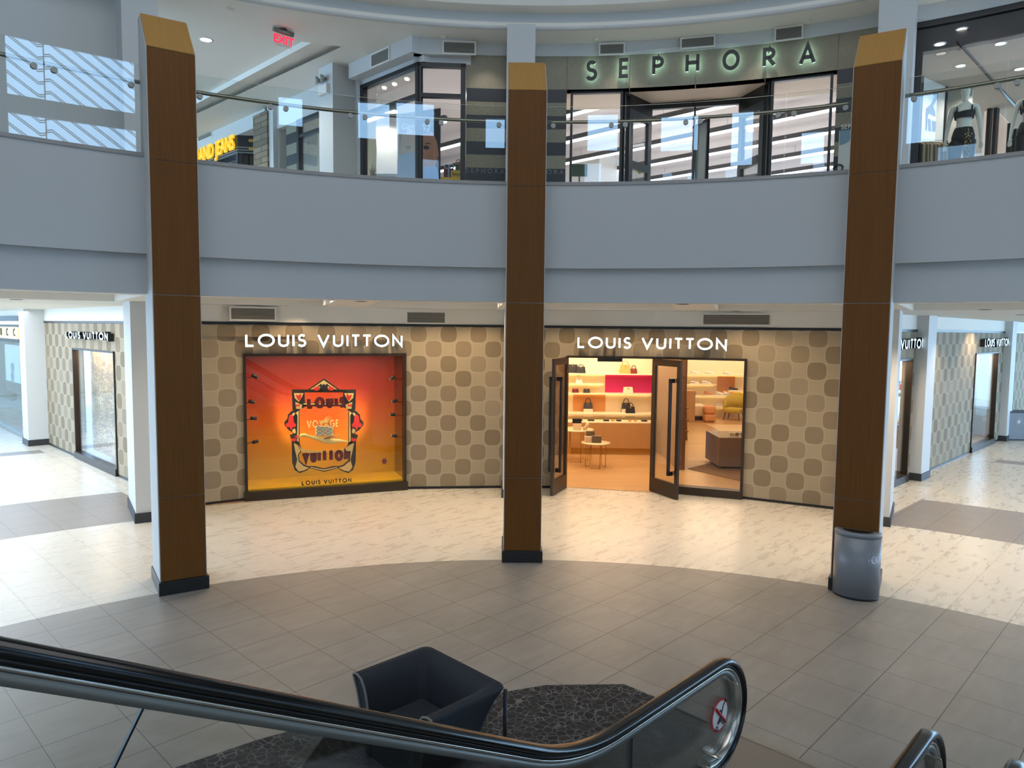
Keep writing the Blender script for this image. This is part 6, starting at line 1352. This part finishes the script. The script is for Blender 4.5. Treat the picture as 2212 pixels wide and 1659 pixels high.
for px0_, px1_, y0_, y1_, M, nm in [(1949, 1957, 825, 940, mat('sea_green_cloth', (112, 158, 128), .7), 'green_curtain')]:
    a = FR_.px(px0_, 880, -.3)[0]; b = FR_.px(px1_, 880, -.3)[0]; z1_ = FR_.px(1953, y0_, -.3)[1]; z0_ = FR_.px(1953, y1_, -.3)[1]; mb = MB(); FR_.box(mb, a, b, z0_, z1_, -.3, -.28); build(nm, mb, M, root)
for px_, py_, r_, M, lb in [(1941, 826, .05, M_black, 'black hatted head of a toy figure'), (1942, 836, .08, mat('orange_toy', (232, 92, 32), .5), 'orange toy in the side window'), (1940, 852, .06, mat('sky_toy', (140, 196, 210), .5), 'pale blue toy part'), (1938, 910, .07, mat('cream_toy', (226, 214, 180), .5), 'cream toy'), (1937, 922, .06, mat('indigo_toy', (70, 66, 120), .5), 'indigo toy')]:
    c = fp(px_, py_); mb = MB(); mb.lathe([(0, -r_), (r_ * .7, -r_ * .7), (r_, 0), (r_ * .7, r_ * .7), (0, r_)], c, 12); build('toy_block', mb, M, root, label=lb)
c = fp(1937, 944); mb = MB(); FR_.box(mb, (c - FR_.P).dot(FR_.u) - .1, (c - FR_.P).dot(FR_.u) + .14, c.z - .25, c.z + .16, -.3, -.22); build('toy_block', mb, mat('amber_toy', (226, 160, 40), .5), root, label='yellow toy block')
# ================================================================ luxury storefront beyond the far left column
FG = Frame((-24.0, 30.6), (-13.2, 19.8)); g_u = FG.px(46, 800)[0]
mb = MB(); FG.box(mb, 0, g_u + .5, 3.4, 3.68, -.3, 0); struct('wall_far_shop_head', mb, M_ceil)
root = empty('far_shopfront', FG.pt(g_u - 2, 0), 'glass shopfront with gilded lettered fascia beyond the far column', 'shopfront')
zg1, zg0 = FG.px(20, 706)[1], FG.px(20, 731)[1]
mb = MB(); FG.box(mb, 0, g_u, zg0, zg1, -.1, .06); build('fascia', mb, mat('gilded_fascia', (226, 204, 150), .5, emit=(255, 226, 160), es=.45), root, label='glowing gilded fascia')
mb = MB(); FG.box(mb, 0, g_u, zg1, zg1 + .07, -.1, .03); FG.box(mb, 0, g_u, zg1 + .17, zg1 + .32, -.1, .03); FG.box(mb, 0, g_u, zg0 - .1, zg0, -.1, .03); build('black_trim', mb, M_black, root)
mb = MB(); FG.box(mb, 0, g_u, zg1 + .08, zg1 + .16, -.1, .0); build('light_slot', mb, M_led, root)
lw = [FG.px(x, 718, .07)[0] for x in (2, 15, 30)]; zc = FG.px(16, 718, .07)[1]
for k, (ch, u) in enumerate(zip('GUCCI', [lw[0] - (lw[1] - lw[0]), lw[0], lw[1], lw[2], lw[2] + (lw[2] - lw[1]) * .8])):
    o = FG.pt(u, zc, .065); mb = text_mesh(ch, .32, .02, fm(o, FG.u, FG.n)); build('letter', mb, M_letterside, root)
mb = MB(); FG.box(mb, 0, g_u, .05, zg0 - .1, -.02, -.01); build('pane', mb, M_shopglass, root)
mb = MB(); FG.box(mb, 0, g_u, 0, .12, -.05, .03); build('sill', mb, M_satin, root)
mb = MB(); a = FG.px(11, 780, -.6)[0]; b = FG.px(42, 780, -.6)[0]; z1_ = FG.px(25, 745, -.6)[1]; z0_ = FG.px(25, 824, -.6)[1]; FG.box(mb, a, b, z0_, z1_, -.65, -.6); build('lit_panel', mb, mat('icy_panel', (176, 208, 236), .6, emit=(190, 220, 250), es=.35), root, label='icy blue lit panel')
for dz in (-.28, .05):
    mb = MB(); u_, z_m = FG.px(27, 798 + (16 if dz < 0 else -4), -.59); mb.tube([FG.pt(u_ + .14 * math.cos(t), z_m + .14 * math.sin(t), -.59) for t in [2 * PI * k / 14 for k in range(14)]], .03, 5, closed=True); build('round_motif', mb, MATS['pale_blue_print'], root)
mb = MB(); FG.box(mb, a, b, z0_ - .35, z0_, -.7, -.6); build('dark_plinth', mb, M_black, root)
mb = MB(); FG.box(mb, 0, g_u, 0, zg0, -1.6, -1.4); build('back_wall', mb, mat('dim_grey_wall', (110, 116, 122), .6), root)
mb = MB(); FG.box(mb, 0, a - .05, .6, zg0 - .2, -.9, -.75); build('dark_drape', mb, mat('dark_drape', (52, 40, 34), .8), root)
# far ends of the corridors
mb = MB(); FG2 = Frame((-30, 25), (-22, 36)); FG2.box(mb, 0, 14, 0, 3.7, -.2, 0); struct('wall_corridor_end', mb, M_ceil)
FR2 = Frame((15.75, 22.6), (22, 28.85)); mb = MB(); FR2.box(mb, 0, 8, .05, TOPZ, -.2, -.02, uv0=0); struct('wall_far_right', mb, M_check)
mb = MB(); Fd2 = Frame((15.9, 22.9), (17.2, 22.9)); 
struct('wall_corridor_end_right', MB().box((24, 31, 1.85), (14, .3, 3.7)), M_ceil)
# ================================================================ ceiling fittings
def downlight(px, py, z, lab, lit=False, r=.07):
    o = fl(px, py, z); root = empty('recessed_downlight', o, lab, 'downlight', 'round ceiling downlights')
    mb = MB(); mb.lathe([(r, -.006), (r * 1.3, -.004), (r * 1.3, .004), (r, .004)], o, 18); build('ring', mb, M_white if lit else M_bin, root)
    mb = MB(); mb.lathe([(0, -.002), (r, -.002), (r, .004), (0, .004)], o, 18); build('lens', mb, M_bulb if lit else M_base, root)
downlight(445, 86, 9.05, 'bright round downlight in the raised ceiling above the upper corridor', True, .11)
for x_, y_, lb in [(780, 651, 'small dark downlight on the ceiling rib above the orange window sign'), (555, 661, 'small dark downlight above the wall vent over the orange window'), (1475, 657, 'small dark downlight on the ceiling rib above the entrance sign'), (1590, 672, 'small dark downlight above the long vent by the entrance'), (990, 670, 'small downlight above the vent beside the middle pillar'), (2128, 669, 'small dark downlight in the far corridor ceiling nearest the balcony'), (2205, 680, 'small dark downlight in the far corridor ceiling further in'), (35, 647, 'small downlight in the ceiling near the far left column')]:
    downlight(x_, y_, 3.678 if True else 0, lb)
def disc_fitting(px, py, lab, r=.06, z=None):
    z = z or CEILZ; o = fl(px, py, z); mb = MB(); mb.lathe([(0, -.03), (r * .7, -.03), (r, -.008), (r, .002), (0, .002)], o, 16)
    build('smoke_detector', mb, M_ceil, origin=o, label=lab, cat='smoke detector', group='small round ceiling detectors')
disc_fitting(497, 20, 'small ceiling detector above the left pillar, near the ring edge', .08); disc_fitting(957, 79, 'small ceiling detector above the corner window'); disc_fitting(1286, 84, 'small ceiling detector above the letter S'); disc_fitting(1745, 44, 'small ceiling detector above the letter A')
# exit sign
o = fl(612, 62, CEILZ); sx = (fl(634, 68, CEILZ) - fl(592, 55, CEILZ)).normalized(); sn = Vector((sx.y, -sx.x, 0))
if sn.y > 0: sn = -sn
root = empty('exit_sign', o, 'hanging red exit sign on the upper ceiling', 'exit sign')
mb = MB(); mb.tube([o - sx * .2 + Vector((0, 0, -.06)), o + sx * .2 + Vector((0, 0, -.06))], .045, 14); mb.box(o + Vector((0, 0, -.01)), (.12, .12, .02)); build('housing', mb, M_satin, root)
mb = MB(); mb.prism([o - sx * .17 + Vector((0, 0, -.34)), o + sx * .17 + Vector((0, 0, -.34)), o + sx * .17 + Vector((0, 0, -.1)), o - sx * .17 + Vector((0, 0, -.1))], sn * .008); build('face_plate', mb, glassmat('acrylic', (.98, .9, .9), 1.), root)
mb = text_mesh('EXIT', .205, .006, fm(o + sn * .012 + Vector((0, 0, -.22)), sx, sn), .006); build('lettering', mb, mat('exit_red', (230, 40, 60), .4, emit=(255, 40, 70), es=1.6), root, label='glowing red letters')
# emergency light on the pilaster
Fpil = Frame(FU.P + FU.n * .55, FU.Q + FU.n * .55); u_, z_m = Fpil.px(700, 180); o = fl(0, 0, 1) * 0 + Fpil.pt(Fpil.px(700, 180)[0], z_m, .0)
root = empty('emergency_light', o, 'twin headed emergency light on the white pilaster upstairs', 'emergency light'); mb = MB(); Fpil.box(mb, u_ - .12, u_ + .22, z_m - .26, z_m - .06, 0, .08); build('housing', mb, M_ceil, root)
for dx_ in (-.1, .1):
    mb = MB(); c = Fpil.pt(u_ + dx_, z_m + .06, .1); mb.tube([c - Fpil.n * .08, c, c + Fpil.n * .04 - FU.u * .02], [.03, .075, .085], 14); build('lamp_head', mb, M_steel, root)
# ================================================================ mannequin and clothes
M_man = mat('ivory_mannequin', (206, 206, 194), .45)
def mannequin(o, hgt, rz, lab, full=True):
    s = hgt / 1.8; root = empty('mannequin', o, lab, 'mannequin', 'ivory shop mannequins')
    Rm = Matrix.Rotation(rz, 3, 'Z')
    def P(x, y, z): return Vector(o) + Rm @ Vector((x * s, y * s, z * s))
    me = bpy.data.meshes.new('body'); V = []; Ed = []; Rr = []
    def ad(x, y, z, rx, ry=None, par=None):
        V.append(tuple(Vector(P(x, y, z)) - Vector(o))); Rr.append((rx * s, (ry or rx) * s)); i = len(V) - 1
        if par is not None: Ed.append((par, i))
        return i
    pel = ad(0, 0, .98, .135, .10); wa = ad(0, 0, 1.12, .105, .082, pel); rib = ad(0, -.01, 1.27, .13, .095, wa); chs = ad(0, 0, 1.40, .125, .085, rib); nk = ad(0, .0, 1.50, .05, .05, chs); nk2 = ad(0, -.01, 1.57, .046, .048, nk); hd = ad(0, -.015, 1.66, .072, .09, nk2); ad(0, -.01, 1.75, .068, .08, hd)
    for sx in (-1, 1):
        sh = ad(sx * .165, 0, 1.43, .05, .05, chs); el = ad(sx * .225, .03, 1.13, .036, .036, sh); wr = ad(sx * .25, -.05, .90, .024, .024, el); hn = ad(sx * .255, -.08, .83, .026, .018, wr)
        for f, (dx, l) in enumerate([(-.022, .075), (-.008, .085), (.008, .08), (.022, .065)]): k = ad(sx * .255 + dx, -.09, .78, .0095, .0095, hn); ad(sx * .255 + dx, -.085, .78 - l * .8, .007, .007, k)
        th = ad(sx * .255 - sx * .03, -.10, .82, .011, .011, hn)
        hp = ad(sx * .085, 0, .90, .095, .095, pel); kn = ad(sx * .10, -.01, .50, .055, .058, hp); an = ad(sx * .105, .02, .09, .033, .036, kn); ad(sx * .11, -.1, .03, .034, .026, an)
    me.from_pydata(V, Ed, []); me.materials.append(M_man); b = bpy.data.objects.new('body', me); COL.objects.link(b); b.parent = root; WO[b.name] = Vector(o)
    sk = b.modifiers.new('skin', 'SKIN'); sk.use_smooth_shade = True
    for i, v in enumerate(me.skin_vertices[0].data): v.radius = Rr[i]; v.use_root = (i == 0)
    sub = b.modifiers.new('sub', 'SUBSURF'); sub.levels = 2; sub.render_levels = 2
    # clothes: cropped top with straps, and leggings
    def ringm(levels, nm, M):
        mb = MB(); i0 = 0; N = 20
        for x, y, z, rx, ry in levels:
            for k in range(N): a = 2 * PI * k / N; mb.v.append(P(x + rx * math.cos(a), y + ry * math.sin(a), z))
        for l in range(len(levels) - 1):
            for k in range(N): mb.face((l * N + k, l * N + (k + 1) % N, (l + 1) * N + (k + 1) % N, (l + 1) * N + k), 0, sm=True)
        return mb
    M_top = MATS.get('black_sportswear') or mat('black_sportswear', (24, 24, 27), .7)
    mb = ringm([(0, -.01, 1.235, .137, .112), (0, -.012, 1.29, .147, .122), (0, -.012, 1.335, .15, .118), (0, 0, 1.365, .14, .1)], 'top', M_top)
    for sx in (-1, 1): mb.tube([P(sx * .10, -.09, 1.34), P(sx * .105, -.07, 1.42), P(sx * .10, 0, 1.465), P(sx * .1, .07, 1.40)], .013 * s, 6)
    build('crop_top', mb, M_top, root)
    mb = ringm([(0, 0, .80, .03, .03), (0, 0, .86, .165, .12), (0, 0, .95, .168, .125), (0, 0, 1.04, .146, .11), (0, 0, 1.09, .127, .1)], 'w', M_top)
    for sx in (-1, 1):
        lv = [(sx * .09, 0, .88, .098, .105), (sx * .092, 0, .7, .088, .095), (sx * .1, -.01, .5, .068, .07), (sx * .103, 0, .3, .06, .065), (sx * .105, .02, .12, .045, .048)]
        m2 = ringm(lv, 'l', M_top); off = len(mb.v); mb.v += m2.v
        for f, mi, uv, sm in zip(m2.f, m2.mi, m2.uv, m2.sm): mb.face([i + off for i in f], mi, uv, sm)
    build('leggings', mb, M_top, root)
    for k in range(0):
        pass
    mb = MB(); rg = random.Random(3)
    for k in range(90):
        z = rg.uniform(.35, 1.05); x = .06 + rg.uniform(-.04, .06); c = P(x, -.135 if z > .8 else -.115, z); q = .006 * s; mb.box(c, (q, q, q * 1.6))
    if full: build('sequins', mb, M_gold, root, kind='stuff')
    return root
mo = hit(2084, 300, pol(WR + .75, D(30)), pol(WR + .75, D(45))); Pm = hit(2087, 181, (mo.x - 1, mo.y + .25), (mo.x + 1, mo.y - .25)); hip = Pm.z
print('mannequin', mo, Pm)
mannequin((Pm.x, Pm.y, Pm.z - 1.93), 1.93, -.55, 'ivory mannequin in black crop top and sequinned leggings behind the glass')
mb = MB(); mb.box((Pm.x + .7, Pm.y - .43, (5.37 + Pm.z - 1.93) / 2), (2.4, .8, Pm.z - 1.93 - 5.37), rz=-.55); build('display_platform', mb, M_white, origin=(Pm.x, Pm.y, 5.37), label='raised white platform under the mannequins, hidden by the balcony front', cat='platform')
P2 = hit(2226, 250, (Pm.x + .9, Pm.y - .5), (Pm.x + 2.9, Pm.y - 1.6)); mannequin((P2.x, P2.y, Pm.z - 1.93 + .0), 1.9, -.6, 'second mannequin at the picture edge, only one hand showing', False)
# clothes rail
c0 = hit(1968, 305, pol(WR + .55, D(28)), pol(WR + .55, D(45))); c1 = hit(2046, 300, pol(WR + 1.0, D(28)), pol(WR + 1.0, D(45))); c1.z = c0.z = (c0.z + c1.z) / 2
root = empty('clothes_rail', ((c0.x + c1.x) / 2, (c0.y + c1.y) / 2, 5.37), 'low black clothes rail beside the white column', 'clothes rail'); mb = MB(); mb.tube([Vector((c0.x, c0.y, 5.37)), c0, c1, Vector((c1.x, c1.y, 5.37))], .012, 6); build('bar', mb, M_black, root)
cols = [mat('black_cloth', (30, 30, 32), .9), mat('taupe_cloth', (122, 106, 86), .9), mat('beige_cloth', (150, 132, 106), .9), mat('sand_cloth', (166, 150, 124), .9)]
for k in range(14):
    f = (k + .5) / 14; c = c0.lerp(c1, f); ax = (c1 - c0).normalized(); sd = Vector((-ax.y, ax.x, 0)); M = cols[0] if k in (0, 1, 12, 13) else cols[1 + k % 3]
    mb = MB(); w_ = .16 + .02 * (k % 3); pr = [c + sd * 0 + Vector((0, 0, -.02)), c - sd * w_ + Vector((0, 0, -.12)), c - sd * (w_ + .02) + Vector((0, 0, -.75)), c + sd * (w_ + .02) + Vector((0, 0, -.75)), c + sd * w_ + Vector((0, 0, -.12))]
    mb.prism([q - ax * .02 for q in pr], ax * .04)
    build('hanging_garment', mb, M, origin=c, label='%s garment hanging on the low clothes rail' % ('black' if k in (0, 1, 12, 13) else 'beige'), cat='garment', group='black garments at the ends of the clothes rail' if k in (0, 1, 12, 13) else 'beige garments in the middle of the clothes rail', bevel=.012)
